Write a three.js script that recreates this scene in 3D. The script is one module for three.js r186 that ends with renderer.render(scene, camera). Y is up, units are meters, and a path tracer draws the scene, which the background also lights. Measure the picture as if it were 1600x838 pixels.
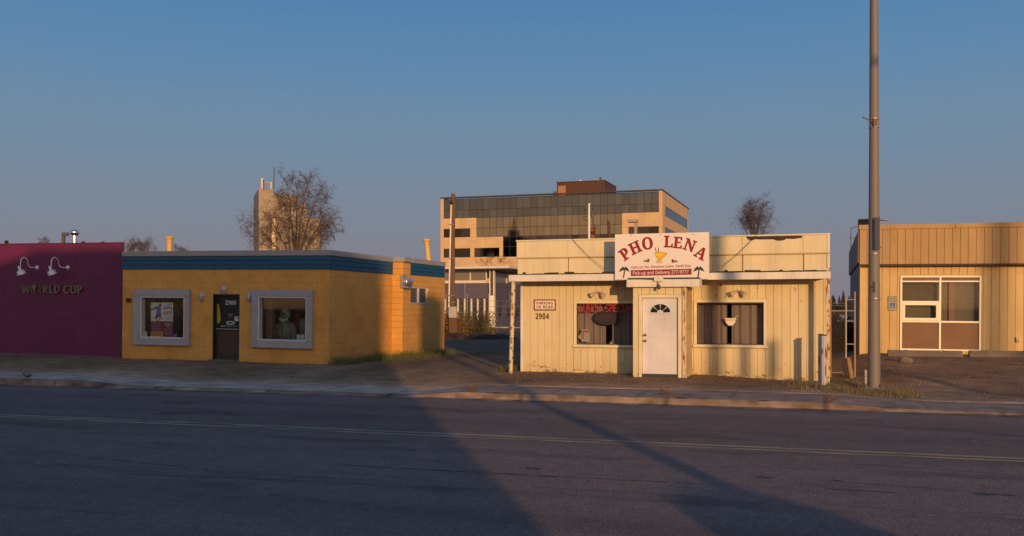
import * as THREE from 'three';
import { mergeGeometries } from 'three/addons/utils/BufferGeometryUtils.js';
import { TextGeometry } from 'three/addons/geometries/TextGeometry.js';
import { FontLoader } from 'three/addons/loaders/FontLoader.js';

// ---------- camera: a street corner seen from the opposite pavement, lens shifted up so that verticals stay upright
const EYE = 1.9, F = 1510, HY = 482, TURN = THREE.MathUtils.degToRad(18);
const scene = new THREE.Scene();
const camera = new THREE.PerspectiveCamera(2 * Math.atan(HY / F) * 180 / Math.PI, 1600 / 964, 0.1, 4000);
camera.position.set(0, EYE, 0);
camera.rotation.y = TURN;
camera.setViewOffset(1600, 964, 0, 0, 1600, 838);

// ---------- light: low evening sun behind the camera on the right, clear sky
const SUN_TAN = 0.125, SUN_EL = Math.atan(SUN_TAN);
const sunDir = new THREE.Vector3(0.482 * Math.cos(SUN_EL), Math.sin(SUN_EL), 0.876 * Math.cos(SUN_EL)).normalize();
const sun = new THREE.DirectionalLight(new THREE.Color().setRGB(1, 0.6, 0.28), 3.4);
sun.position.copy(sunDir).multiplyScalar(120);
sun.castShadow = true;
sun.shadow.radius = 1;
sun.shadow.mapSize.set(4096, 4096);
Object.assign(sun.shadow.camera, { left: -70, right: 70, top: 40, bottom: -40, near: 1, far: 420 });
scene.add(sun, sun.target);
const EXPOSURE = 1.0;
{
  const W = 1024, Hh = 512, data = new Float32Array(W * Hh * 4), lin = (h) => { const c = new THREE.Color(h); return [c.r, c.g, c.b]; };
  // away from the sun: from the horizon up
  const far = [[-6, lin('#7b757d')], [0, lin('#857d86')], [3, lin('#82828d')], [6, lin('#7b8797')], [10, lin('#718ba3')], [14, lin('#6188ac')], [18, lin('#5281ad')], [26, lin('#447aae')], [45, lin('#376c9d')], [90, lin('#2d608f')]];
  const warm = [[-6, [1.3, 0.66, 0.28]], [0, [2.4, 1.2, 0.5]], [4, [2.15, 1.24, 0.64]], [9, [1.42, 1.0, 0.66]], [18, [0.8, 0.7, 0.62]], [35, [0.34, 0.4, 0.49]], [60, [0.11, 0.2, 0.34]], [90, lin('#2d608f')]];
  const pick = (t, e) => { let i = 1; while (i < t.length - 1 && t[i][0] < e) i++; const k = THREE.MathUtils.smoothstep(e, t[i - 1][0], t[i][0]) * 0.5 + 0.5 * THREE.MathUtils.clamp((e - t[i - 1][0]) / (t[i][0] - t[i - 1][0]), 0, 1); return t[i][1].map((c, j) => t[i - 1][1][j] * (1 - k) + c * k); };
  const sa = Math.atan2(sunDir.z, sunDir.x);
  for (let y = 0; y < Hh; y++) for (let x = 0; x < W; x++) {
    const el = ((y + 0.5) / Hh - 0.5) * 180, az = ((x + 0.5) / W - 0.5) * 2 * Math.PI;   // v = 0.5 + asin(dir.y)/pi, u = 0.5 + atan2(dir.z, dir.x)/2pi
    const c = Math.cos(az - sa), k = Math.pow(THREE.MathUtils.clamp((c + 0.25) / 1.25, 0, 1), 1.4);
    const a = pick(far, el), b = pick(warm, el), o = (y * W + x) * 4;
    for (let j = 0; j < 3; j++) data[o + j] = a[j] * (1 - k) + b[j] * k;
    data[o + 3] = 1;
  }
  const t = new THREE.DataTexture(data, W, Hh, THREE.RGBAFormat, THREE.FloatType);
  t.mapping = THREE.EquirectangularReflectionMapping; t.magFilter = t.minFilter = THREE.LinearFilter; t.needsUpdate = true;
  scene.background = t; scene.environment = t;
}
const renderer = new THREE.WebGLRenderer({ antialias: true });
renderer.setSize(1024, 536);
renderer.toneMapping = THREE.LinearToneMapping;
renderer.toneMappingExposure = EXPOSURE;
renderer.shadowMap.enabled = true;

// ---------- seeded noise
function rng(seed) { let s = seed >>> 0; return () => { s = (s + 0x6d2b79f5) | 0; let t = Math.imul(s ^ (s >>> 15), 1 | s); t = (t + Math.imul(t ^ (t >>> 7), 61 | t)) ^ t; return ((t ^ (t >>> 14)) >>> 0) / 4294967296; }; }
const R = rng(7);
const lerp = THREE.MathUtils.lerp, clamp = THREE.MathUtils.clamp, sstep = THREE.MathUtils.smoothstep;
function lattice(seed) { const r = rng(seed), a = new Float32Array(65536); for (let i = 0; i < 65536; i++) a[i] = r(); return a; }
const LAT = lattice(11);
function vnoise(x, y, p, o = 0) {   // periodic value noise, period p cells
  const xi = Math.floor(x), yi = Math.floor(y), fx = x - xi, fy = y - yi, sx = fx * fx * (3 - 2 * fx), sy = fy * fy * (3 - 2 * fy);
  const m = (k) => ((k % p) + p) % p, g = (i, j) => LAT[(m(i) * 131 + m(j) * 917 + o * 7919) & 65535];
  return lerp(lerp(g(xi, yi), g(xi + 1, yi), sx), lerp(g(xi, yi + 1), g(xi + 1, yi + 1), sx), sy);
}
function fbm(u, v, p, oct, o = 0) { let s = 0, a = 0.5, n = 0; for (let i = 0; i < oct; i++) { s += a * vnoise(u * p, v * p, p, o + i); n += a; a *= 0.5; p *= 2; } return s / n; }
function dataTex(n, m, fn, srgb) {   // fn(u, v) -> [r, g, b] 0..1
  const d = new Uint8Array(n * m * 4);
  for (let y = 0; y < m; y++) for (let x = 0; x < n; x++) { const c = fn((x + 0.5) / n, (y + 0.5) / m, x, y), o = (y * n + x) * 4; d[o] = clamp(c[0], 0, 1) * 255; d[o + 1] = clamp(c[1], 0, 1) * 255; d[o + 2] = clamp(c[2], 0, 1) * 255; d[o + 3] = 255; }
  const t = new THREE.DataTexture(d, n, m, THREE.RGBAFormat);
  t.wrapS = t.wrapT = THREE.RepeatWrapping; t.magFilter = THREE.LinearFilter; t.minFilter = THREE.LinearMipmapLinearFilter; t.generateMipmaps = true; t.needsUpdate = true;
  if (srgb) t.colorSpace = THREE.SRGBColorSpace;
  return t;
}
const gray = (x) => [x, x, x];
const rep = (t, su, sv = su, ou = 0, ov = 0) => { const c = t.clone(); c.repeat.set(1 / su, 1 / sv); c.offset.set(ou, ov); c.needsUpdate = true; return c; };
const rt = rng(99);
const T = {
  paint: dataTex(512, 512, (u, v) => gray(0.72 + 0.34 * fbm(u, v, 4, 6) + 0.06 * (rt() - 0.5))),
  streak: dataTex(512, 512, (u, v) => gray(0.74 + 0.16 * fbm(u, v * 0.125, 32, 3, 3) + 0.2 * fbm(u, v, 4, 5, 9))),
  asphalt: (() => {   // bitumen with bright and dark aggregate strewn at random
    const N = 1024, a = new Float32Array(N * N), r = rng(321);
    for (let i = 0; i < N * N; i++) a[i] = 0.5 + 0.2 * (r() - 0.5);
    for (let k = 0; k < 42000; k++) { const x = Math.floor(r() * N), y = Math.floor(r() * N), R2 = 1 + r() * 2.4, t = r(), d = t > 0.62 ? 0.1 + 0.34 * r() * r() : -0.06 - 0.16 * r(); for (let j = -3; j <= 3; j++) for (let i = -3; i <= 3; i++) if (i * i + j * j < R2 * R2) a[((y + j + N) % N) * N + (x + i + N) % N] += d * 0.8; }
    return dataTex(N, N, (u, v, x, y) => gray(a[y * N + x] + 0.12 * (fbm(u, v, 16, 4, 2) - 0.5)));
  })(),
  // normals of a coarse, pitted surface: every texel leans its own way
  rough: dataTex(1024, 1024, () => { const g = () => (rt() + rt() + rt() - 1.5) * 1.15, a = g(), b = g(), l = 1 / Math.hypot(a, b, 1); return [0.5 - 0.5 * a * l, 0.5 - 0.5 * b * l, 0.5 + 0.5 * l]; }),
  lumps: dataTex(1024, 1024, (u, v) => { const a = vnoise(u * 128, v * 128, 128, 4), b = vnoise(u * 300, v * 300, 300, 6); return gray(0.45 * a + 0.35 * b + 0.2 * fbm(u, v, 8, 4, 1)); }),
  gravel: dataTex(1024, 1024, (u, v) => { const a = fbm(u, v, 6, 6, 12), b = vnoise(u * 180, v * 180, 180, 8), c = vnoise(u * 90, v * 90, 90, 18); const p = b > 0.82 ? 0.32 : c > 0.86 ? 0.2 : 0; return [0.45 + 0.42 * (a - 0.5) + p + 0.12 * (rt() - 0.5), 0.43 + 0.4 * (a - 0.5) + p + 0.12 * (rt() - 0.5), 0.4 + 0.36 * (a - 0.5) + p + 0.12 * (rt() - 0.5)]; }),
  concrete: dataTex(512, 512, (u, v) => gray(0.62 + 0.3 * (fbm(u, v, 5, 6, 21) - 0.5) * 2 + 0.1 * (rt() - 0.5))),
  block: dataTex(512, 512, (u, v) => gray(0.5 + 0.5 * (vnoise(u * 120, v * 120, 120, 3) - 0.5) + 0.4 * (fbm(u, v, 20, 4, 6) - 0.5))),
  // flaking cream paint on the restaurant, 8.4 x 3.9 m: bare brown wood shows near the foot of the wall and along weathered edges
  flake: dataTex(2048, 1024, (u, v, x, y) => {
    const h = v * 3.9, n = fbm(u * 1, v, 64, 4, 31), m = fbm(u, v, 9, 4, 35), foot = 1 - sstep(h, 0.12, 0.75);
    const bare = n + 0.22 * m > 0.96 - 0.15 * foot ? 1 : 0, st = 0.88 + 0.1 * (fbm(u, v * 0.1, 90, 3, 41) - 0.5) + 0.12 * (m - 0.5) - 0.1 * foot * m * 2;
    const g = (rt() - 0.5) * 0.04;
    return bare ? [0.36 + g, 0.22 + g, 0.12 + g] : [st + g, st * (0.985 - 0.02 * foot) + g, st * (0.95 - 0.1 * foot) + g];
  }),
  worn: dataTex(512, 512, (u, v) => { const n = fbm(u, v, 14, 5, 52); return n > 0.64 ? [0.34, 0.2, 0.11] : n > 0.61 ? [0.6, 0.46, 0.34] : gray(0.86 + 0.22 * (fbm(u, v, 6, 4, 55) - 0.5)); }),
  rust: dataTex(512, 512, (u, v) => { const n = fbm(u, v, 10, 5, 51); return n > 0.6 ? [0.26, 0.12, 0.06] : n > 0.575 ? [0.5, 0.36, 0.24] : gray(0.86 + 0.2 * (fbm(u, v, 6, 4, 55) - 0.5)); }),
  wood: dataTex(512, 512, (u, v) => { const n = fbm(u * 1, v * 0.06, 48, 4, 61); return gray(0.55 + 0.6 * (n - 0.5) + 0.2 * (fbm(u, v, 5, 4, 66) - 0.5)); }),
};
const lin = (c) => (Array.isArray(c) ? new THREE.Color().setRGB(...c) : new THREE.Color(c));
function mat(c, o = {}) {
  const m = new THREE.MeshPhysicalMaterial({ color: lin(c), roughness: o.r ?? 0.75, metalness: o.m ?? 0 });
  if (o.spec !== undefined) m.specularIntensity = o.spec;
  if (o.map) m.map = o.size ? rep(o.map, ...[].concat(o.size)) : o.map;
  if (o.bump) { m.bumpMap = rep(o.bump, ...[].concat(o.bsize ?? 1)); m.bumpScale = o.b ?? 0.003; }
  if (o.rough) { m.normalMap = rep(T.rough, o.rough); m.normalScale.set(o.ns ?? 1, o.ns ?? 1); }
  if (o.vc) m.vertexColors = true;
  if (o.side) m.side = THREE.DoubleSide;
  return m;
}
const glass = (tint = 1) => { const m = new THREE.MeshPhysicalMaterial({ color: new THREE.Color().setRGB(tint, tint, tint), roughness: 0.02, transmission: 1, thickness: 0, ior: 1.5 }); return m; };

// ---------- places: u metres along the road, v metres away across it, both from the camera's foot (x = u, z = -v)
const cT = Math.cos(TURN), sT = Math.sin(TURN), ang = (px) => Math.atan((px - 800) / F) - TURN;
function onV(px, py, v) { const u = v * Math.tan(ang(px)), d = v * cT - u * sT; return [u, EYE + (HY - py) / F * d]; }        // a point of the wall plane v
function onU(px, py, u) { const v = u / Math.tan(ang(px)), d = v * cT - u * sT; return [v, EYE + (HY - py) / F * d]; }
function at(px, py, d) { const l = (px - 800) / F * d; return { u: l * cT - d * sT, v: l * sT + d * cT, y: EYE + (HY - py) / F * d, m: d / F }; }

// ---------- geometry helpers
function tris(list, center) {   // list of triangles (arrays of three points), flat normals, uv in metres by the dominant axis
  const p = [], n = [], uv = [], a = new THREE.Vector3(), b = new THREE.Vector3(), c = new THREE.Vector3(), nn = new THREE.Vector3(), m = new THREE.Vector3();
  for (let [A, B2, C] of list) {
    a.fromArray(A); b.fromArray(B2); c.fromArray(C);
    nn.subVectors(b, a).cross(m.subVectors(c, a));
    if (nn.lengthSq() < 1e-16) continue;
    nn.normalize();
    if (center && nn.dot(m.copy(a).add(b).add(c).divideScalar(3).sub(center)) < 0) { [B2, C] = [C, B2]; nn.negate(); }
    const ax = Math.abs(nn.x), ay = Math.abs(nn.y), az = Math.abs(nn.z);
    for (const q of [A, B2, C]) { p.push(...q); n.push(nn.x, nn.y, nn.z); uv.push(...(az >= ax && az >= ay ? [q[0], q[1]] : ax >= ay ? [q[2], q[1]] : [q[0], q[2]])); }
  }
  const g = new THREE.BufferGeometry();
  g.setAttribute('position', new THREE.Float32BufferAttribute(p, 3)); g.setAttribute('normal', new THREE.Float32BufferAttribute(n, 3)); g.setAttribute('uv', new THREE.Float32BufferAttribute(uv, 2));
  return g;
}
function cbox(x0, x1, y0, y1, z0, z1, c = 0.006) {   // chamfered box
  if (x0 > x1) [x0, x1] = [x1, x0]; if (y0 > y1) [y0, y1] = [y1, y0]; if (z0 > z1) [z0, z1] = [z1, z0];
  c = Math.min(c, (x1 - x0) * 0.3, (y1 - y0) * 0.3, (z1 - z0) * 0.3);
  const X = [x0, x1], Y = [y0, y1], Z = [z0, z1], ctr = new THREE.Vector3((x0 + x1) / 2, (y0 + y1) / 2, (z0 + z1) / 2);
  const V = (i, j, k, axis) => [X[i] + (axis === 0 ? 0 : (i ? -c : c)), Y[j] + (axis === 1 ? 0 : (j ? -c : c)), Z[k] + (axis === 2 ? 0 : (k ? -c : c))];
  const out = [], quad = (a, b, d, e) => { out.push([a, b, d], [a, d, e]); };
  for (const s of [0, 1]) {
    quad(V(s, 0, 0, 0), V(s, 1, 0, 0), V(s, 1, 1, 0), V(s, 0, 1, 0));
    quad(V(0, s, 0, 1), V(1, s, 0, 1), V(1, s, 1, 1), V(0, s, 1, 1));
    quad(V(0, 0, s, 2), V(1, 0, s, 2), V(1, 1, s, 2), V(0, 1, s, 2));
  }
  for (const a of [0, 1]) for (const b of [0, 1]) {
    quad(V(a, b, 0, 0), V(a, b, 1, 0), V(a, b, 1, 1), V(a, b, 0, 1));
    quad(V(a, 0, b, 0), V(a, 1, b, 0), V(a, 1, b, 2), V(a, 0, b, 2));
    quad(V(0, a, b, 1), V(1, a, b, 1), V(1, a, b, 2), V(0, a, b, 2));
    for (const k of [0, 1]) out.push([V(a, b, k, 0), V(a, b, k, 1), V(a, b, k, 2)]);
  }
  return tris(out, ctr);
}
const B = (u0, u1, y0, y1, v0, v1, c) => cbox(u0, u1, y0, y1, -v0, -v1, c);
function clean(g) { const h = g.index ? g.toNonIndexed() : g; for (const k of Object.keys(h.attributes)) if (!['position', 'normal', 'uv', 'color'].includes(k)) h.deleteAttribute(k); if (!h.attributes.uv) h.setAttribute('uv', new THREE.Float32BufferAttribute(new Float32Array(h.attributes.position.count * 2), 2)); return h; }
function G(list) { const l = [].concat(list).map(clean); return l.length === 1 ? l[0] : mergeGeometries(l); }
const P3 = (u, y, v) => new THREE.Vector3(u, y, -v);
function rod(a, b, r0, r1 = r0, seg = 10, caps = true) {
  const d = new THREE.Vector3().subVectors(b, a), L = d.length(), g = new THREE.CylinderGeometry(r1, r0, L, seg, 1, !caps);
  const uv = g.attributes.uv; for (let i = 0; i < uv.count; i++) uv.setXY(i, uv.getX(i) * 6.28 * r0, uv.getY(i) * L);
  g.translate(0, L / 2, 0); g.applyQuaternion(new THREE.Quaternion().setFromUnitVectors(new THREE.Vector3(0, 1, 0), d.normalize())); g.translate(a.x, a.y, a.z);
  return clean(g);
}
function tube(pts, r, seg = 24, rad = 8) { return clean(new THREE.TubeGeometry(new THREE.CatmullRomCurve3(pts), seg, r, rad)); }
function lathe(profile, seg, pos, q) { const g = new THREE.LatheGeometry(profile.map((p) => new THREE.Vector2(p[0], p[1])), seg); if (q) g.applyQuaternion(q); g.translate(pos.x, pos.y, pos.z); return clean(g); }
const turnTo = (d) => new THREE.Quaternion().setFromUnitVectors(new THREE.Vector3(0, 1, 0), d.clone().normalize());
function sub(rects, o) {   // rectangles [x0, x1, y0, y1] minus an opening
  const out = [];
  for (const [a, b, c, d] of rects) {
    if (o[1] <= a || o[0] >= b || o[3] <= c || o[2] >= d) { out.push([a, b, c, d]); continue; }
    const x0 = Math.max(a, o[0]), x1 = Math.min(b, o[1]);
    if (x0 > a) out.push([a, x0, c, d]);
    if (x1 < b) out.push([x1, b, c, d]);
    if (o[2] > c) out.push([x0, x1, c, o[2]]);
    if (o[3] < d) out.push([x0, x1, o[3], d]);
  }
  return out;
}
const cut = (rects, openings) => openings.reduce(sub, rects);

// ---------- things and parts; parts are written in place and moved to the thing's base
const used = new Map();
function numbered(n) { const k = used.get(n) ?? 0; used.set(n, k + 1); return k ? n + '_' + String(k).padStart(3, '0') : n; }
function thing(name, label, category, [u, y, v], group) {
  const o = new THREE.Group(); o.name = numbered(name); o.position.set(u, y, -v); o.userData = { label, category };
  if (group) o.userData.group = group;
  o.base = o.position.clone(); scene.add(o); return o;
}
function part(name, geos, m, parent, extra) {
  const root = parent.base; const g = G(geos); g.translate(-root.x, -root.y, -root.z);
  const o = new THREE.Mesh(g, m); o.name = name; o.castShadow = o.receiveShadow = true; o.base = root; if (extra) Object.assign(o.userData, extra);
  parent.add(o); return o;
}
function copy(src, [u, y, v], label, turn = 0) { const c = src.clone(); c.name = numbered(src.name.replace(/_\d{3}$/, '')); c.userData = { ...src.userData, label }; c.position.set(u, y, -v); c.rotation.y = turn; scene.add(c); return c; }
function struct(name, geos, m, kind = 'structure') { const o = new THREE.Mesh(G(geos), m); o.name = name; o.userData = { kind }; o.castShadow = o.receiveShadow = true; o.base = new THREE.Vector3(); scene.add(o); return o; }
const fonts = new FontLoader();
const sansBold = await fonts.loadAsync('fonts/droid/droid_sans_bold.typeface.json');
const CAP = (() => { const g = new TextGeometry('H', { font: sansBold, size: 1, depth: 0.1 }); g.computeBoundingBox(); return g.boundingBox.max.y; })();   // capital height of the face
function letters(text, h, depth, u, y, v, step = 1) {   // one geometry per letter, baseline at y, capital height h; returns {g, w}
  const size = h / CAP; let x = 0; const out = [];
  for (const ch of text) {
    if (ch === ' ') { x += size * 0.3; continue; }
    const g = new TextGeometry(ch, { font: sansBold, size, depth, curveSegments: 4, bevelEnabled: false });
    g.computeBoundingBox(); const b = g.boundingBox; g.translate(-b.min.x + x, 0, 0); x += (b.max.x - b.min.x) + size * 0.09 * step; out.push(g);
  }
  return { list: out.map((g) => { g.translate(u, y, -v); return clean(g); }), w: x };
}
function canvasTex(w, h, draw) { const c = document.createElement('canvas'); c.width = w; c.height = h; const x = c.getContext('2d'); draw(x, w, h); const t = new THREE.CanvasTexture(c); t.colorSpace = THREE.SRGBColorSpace; t.magFilter = THREE.LinearFilter; return t; }
function face(u0, u1, y0, y1, v) { const g = new THREE.PlaneGeometry(u1 - u0, y1 - y0); g.translate((u0 + u1) / 2, (y0 + y1) / 2, -v); return clean(g); }

// ---------- ground, road, pavement
const KERB = 19.05, WALK = 21.1;
const pw = (t, x) => { if (x <= t[0][0]) return t[0][1]; for (let i = 1; i < t.length; i++) if (x < t[i][0]) return lerp(t[i - 1][1], t[i][1], sstep(x, t[i - 1][0], t[i][0])); return t[t.length - 1][1]; };
const kerbTop = (u) => pw([[-17.6, 0.14], [-15.6, 0.045], [-8.6, 0.04], [-7.2, 0.13], [-0.2, 0.13], [1.2, 0.06], [2.2, 0.04]], u);
const baseAt = (u) => pw([[-26, 0.29], [-22, 0.27], [-14.2, 0.2], [-8, 0.17], [-4, 0.19], [-0.5, 0.09], [0.5, 0.08]], u);
const bumps = (u, v) => 0.05 * (fbm(u / 40 + 0.5, v / 40 + 0.5, 16, 4, 71) - 0.5);
function groundY(u, v) {
  if (v < WALK - 0.25) return -0.12;
  const k = kerbTop(u), lot = pw([[21, 0.05], [22.6, 0.0], [24.4, -0.04], [27, 0.16], [33, 0.42], [40, 0.42]], v), left = v < 36 ? lerp(k, baseAt(u), sstep(v, 21.1, 25)) : lerp(baseAt(u), 0.05, sstep(v, 36, 50));
  const y = lerp(left, v < 40 ? lot : lerp(lot, -0.25, sstep(v, 40, 70)), sstep(u, -0.4, 1.6));
  const far = sstep(v, 70, 200) * 0.35;
  return y - far + bumps(u, v) * sstep(v, WALK, WALK + 0.8) * (v > 300 ? 0 : 1);
}
function sheet(us, vs, yf, colf) {
  const p = [], uv = [], col = [], idx = [];
  for (const v of vs) for (const u of us) { p.push(u, yf(u, v), -v); uv.push(u, v); if (colf) col.push(...colf(u, v)); }
  const n = us.length;
  for (let j = 0; j < vs.length - 1; j++) for (let i = 0; i < n - 1; i++) { const a = j * n + i; idx.push(a, a + 1, a + n, a + 1, a + n + 1, a + n); }
  const g = new THREE.BufferGeometry();
  g.setAttribute('position', new THREE.Float32BufferAttribute(p, 3)); g.setAttribute('uv', new THREE.Float32BufferAttribute(uv, 2));
  if (colf) g.setAttribute('color', new THREE.Float32BufferAttribute(col, 3));
  g.setIndex(idx); g.computeVertexNormals();
  return g;
}
const range = (a, b, s) => { const o = []; for (let x = a; x < b - 1e-6; x += s) o.push(x); o.push(b); return o; };
{
  const us = [-2500, -1200, -600, -320, -200, -140, -100, -70, ...range(-50, 26, 0.3), 40, 70, 110, 180, 320, 600, 1200, 2500];
  const vs = [-1500, -500, -200, -80, -30, 0, 10, 18, ...range(20.8, 44, 0.22), ...range(44.6, 74, 0.8), 80, 90, 100, 120, 150, 200, 260, 400, 800, 1600, 3200];
  const col = (u, v) => {
    const n = fbm(u / 60 + 0.5, v / 60 + 0.5, 24, 4, 81), n2 = fbm(u / 14 + 0.5, v / 80 + 0.5, 8, 4, 85);
    if (v > 36 && u < 0 && v < 74) { const k = sstep(v, 36, 38), a = [0.12, 0.12, 0.125], d = [0.2, 0.16, 0.12]; return a.map((x, i) => lerp(d[i], x, k) * (0.7 + 0.6 * n)); }
    if (v > 74) return [0.13 + 0.05 * n, 0.115 + 0.04 * n, 0.07];
    const track = 0.25 + 1.5 * n2, lot = sstep(u, 0.2, 2.2);
    const lft = 1 - sstep(u, -11, -7), dirt = [0.2, 0.165 + 0.01 * lft, 0.135 + 0.015 * lft], grit = [0.23, 0.195, 0.17], dusty = sstep(22.6 - v, 0, 1.4) * 0.12;
    return [0, 1, 2].map((i) => (lerp(dirt[i] * track, grit[i] * (0.75 + 0.5 * n), lot) + dusty) * (0.8 + 0.4 * n));
  };
  const m = mat('#ffffff', { map: T.gravel, size: 2.6, rough: 3.1, ns: 1.3, r: 1, spec: 0.2, vc: true });
  m.color.setRGB(2.45, 1.85, 1.45);
  struct('ground', sheet(us, vs, groundY, col), m);
}
const asphaltMat = mat('#ffffff', { map: T.asphalt, size: 2.3, rough: 2.9, ns: 2.8, r: 1, spec: 0.2, vc: true });
asphaltMat.color.setRGB(4.75, 3.6, 3.4);
{
  const col = (u, v) => {
    const w = fbm(u / 90 + 0.5, v / 30 + 0.5, 6, 4, 91), fine = fbm(u / 50 + 0.5, v / 9 + 0.5, 30, 3, 95);
    let k = 0.86 + 0.3 * (w - 0.5) + 0.22 * (fine - 0.5);
    const band = (c, s, a) => a * Math.exp(-(((v - c) / s) ** 2));
    k += band(16.9, 0.5, -0.09) + band(15.1, 0.45, -0.07) + band(18.2, 0.3, 0.05) + band(9.55 + 0.02 * u, 0.12, -0.14) + band(11.6, 0.5, 0.05) + band(8.3, 0.5, -0.12) + band(12.4, 0.35, 0.04);
    k *= 1 - 0.12 * sstep(v, 18.2, 19.0);
    const oil = sstep(fbm(u / 30 + 0.5, v / 12 + 0.5, 24, 3, 97), 0.66, 0.74) * 0.18;
    k -= oil;
    return [0.118 * k, 0.116 * k, 0.116 * k];
  };
  const road = struct('road', sheet([-900, -300, -120, -70, ...range(-46, 26, 0.24), 50, 120, 300, 900], range(5.2, KERB + 0.02, 0.16), (u, v) => 0.0 - 0.012 * sstep(v, 18.6, 19.05), col), asphaltMat);
  // worn double line down the middle: two thin stripes with the paint scuffed through
  const paint = mat('#ffffff', { map: T.asphalt, size: 1.7, rough: 2.9, r: 0.95, vc: true });
  paint.color.setRGB(2, 2, 2);
  const lcol = (u, v) => { const n = fbm(u / 20 + 0.5, v / 4 + 0.5, 40, 4, 101), k = sstep(n, 0.3, 0.55); return [lerp(0.165, 0.4, k), lerp(0.14, 0.3, k), lerp(0.13, 0.19, k)]; };
  for (const v of [13.27, 13.52]) { const o = struct('lane_line', sheet([-900, -200, ...range(-46, 26, 0.25), 200, 900], [v, v + 0.06, v + 0.12], () => 0.005, lcol), paint); }
  // cracks filled with dark tar
  const tar = mat([0.05, 0.047, 0.048], { r: 0.9 });
  const crack = (u0, v0, L, slope, w, seed) => {
    const r = rng(seed), t = []; let u = u0, v = v0, ww = w, prev = null;
    while (u < u0 + L) {
      ww = clamp(ww + (r() - 0.5) * w * 0.9, w * 0.25, w * 1.5); v += slope * 0.09 + (r() - 0.5) * 0.028;
      const cur = [[u, 0.0045, -(v - ww / 2)], [u, 0.0045, -(v + ww / 2)]];
      if (prev && r() > 0.1) t.push([prev[0], cur[0], cur[1]], [prev[0], cur[1], prev[1]]);
      prev = cur; u += 0.06 + r() * 0.06;
    }
    return tris(t);
  };
  const pt = (px, py) => at(px, py, EYE * F / (py - HY));
  let a = pt(538, 727);
  part('crack', crack(a.u, a.v, 2.7, -0.02, 0.045, 3), tar, Object.assign(road, { base: new THREE.Vector3() }));
  a = pt(840, 655); part('crack', crack(a.u, a.v, 1.6, 0.0, 0.03, 5), tar, road);
  a = pt(770, 740); part('crack', crack(a.u, a.v, 3.6, 0.02, 0.016, 8), tar, road);
  a = pt(1290, 765); part('crack', crack(a.u, a.v, 0.7, 0.0, 0.03, 9), tar, road);
  a = pt(60, 668); part('crack', crack(a.u, a.v, 4.2, 0.01, 0.014, 12), tar, road);
  a = pt(1330, 662); part('crack', crack(a.u, a.v, 1.5, 0.0, 0.022, 13), tar, road);
  const rc = rng(404);
  for (let i = 0; i < 16; i++) { const v = lerp(7.2, 18.4, rc()), u = lerp(-16, 2, rc()); part('crack', crack(u, v, 0.8 + 2.6 * rc(), (rc() - 0.5) * 0.35, 0.008 + 0.01 * rc(), 60 + i), tar, road); }
  part('crack', crack(-24, 9.1, 26, 0.02, 0.012, 90), tar, road);
  const patch = [];
  for (const [px, py, rr, s] of [[835, 733, 0.16, 21], [1195, 747, 0.14, 22], [1310, 752, 0.1, 23], [1543, 773, 0.16, 24], [1576, 775, 0.1, 25], [645, 705, 0.07, 26]]) {
    const q = pt(px, py), r = rng(s), ring = []; for (let i = 0; i < 14; i++) { const an = i / 14 * 6.283, ra = rr * 0.55 * (0.45 + 0.9 * r()); ring.push([q.u + Math.cos(an) * ra * 1.3, 0.0045, -(q.v + Math.sin(an) * ra)]); }
    for (let i = 0; i < 14; i++) patch.push([[q.u, 0.0045, -q.v], ring[i], ring[(i + 1) % 14]]);
  }
  part('tar_patch', tris(patch), tar, road, { kind: 'stuff' });
}
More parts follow.
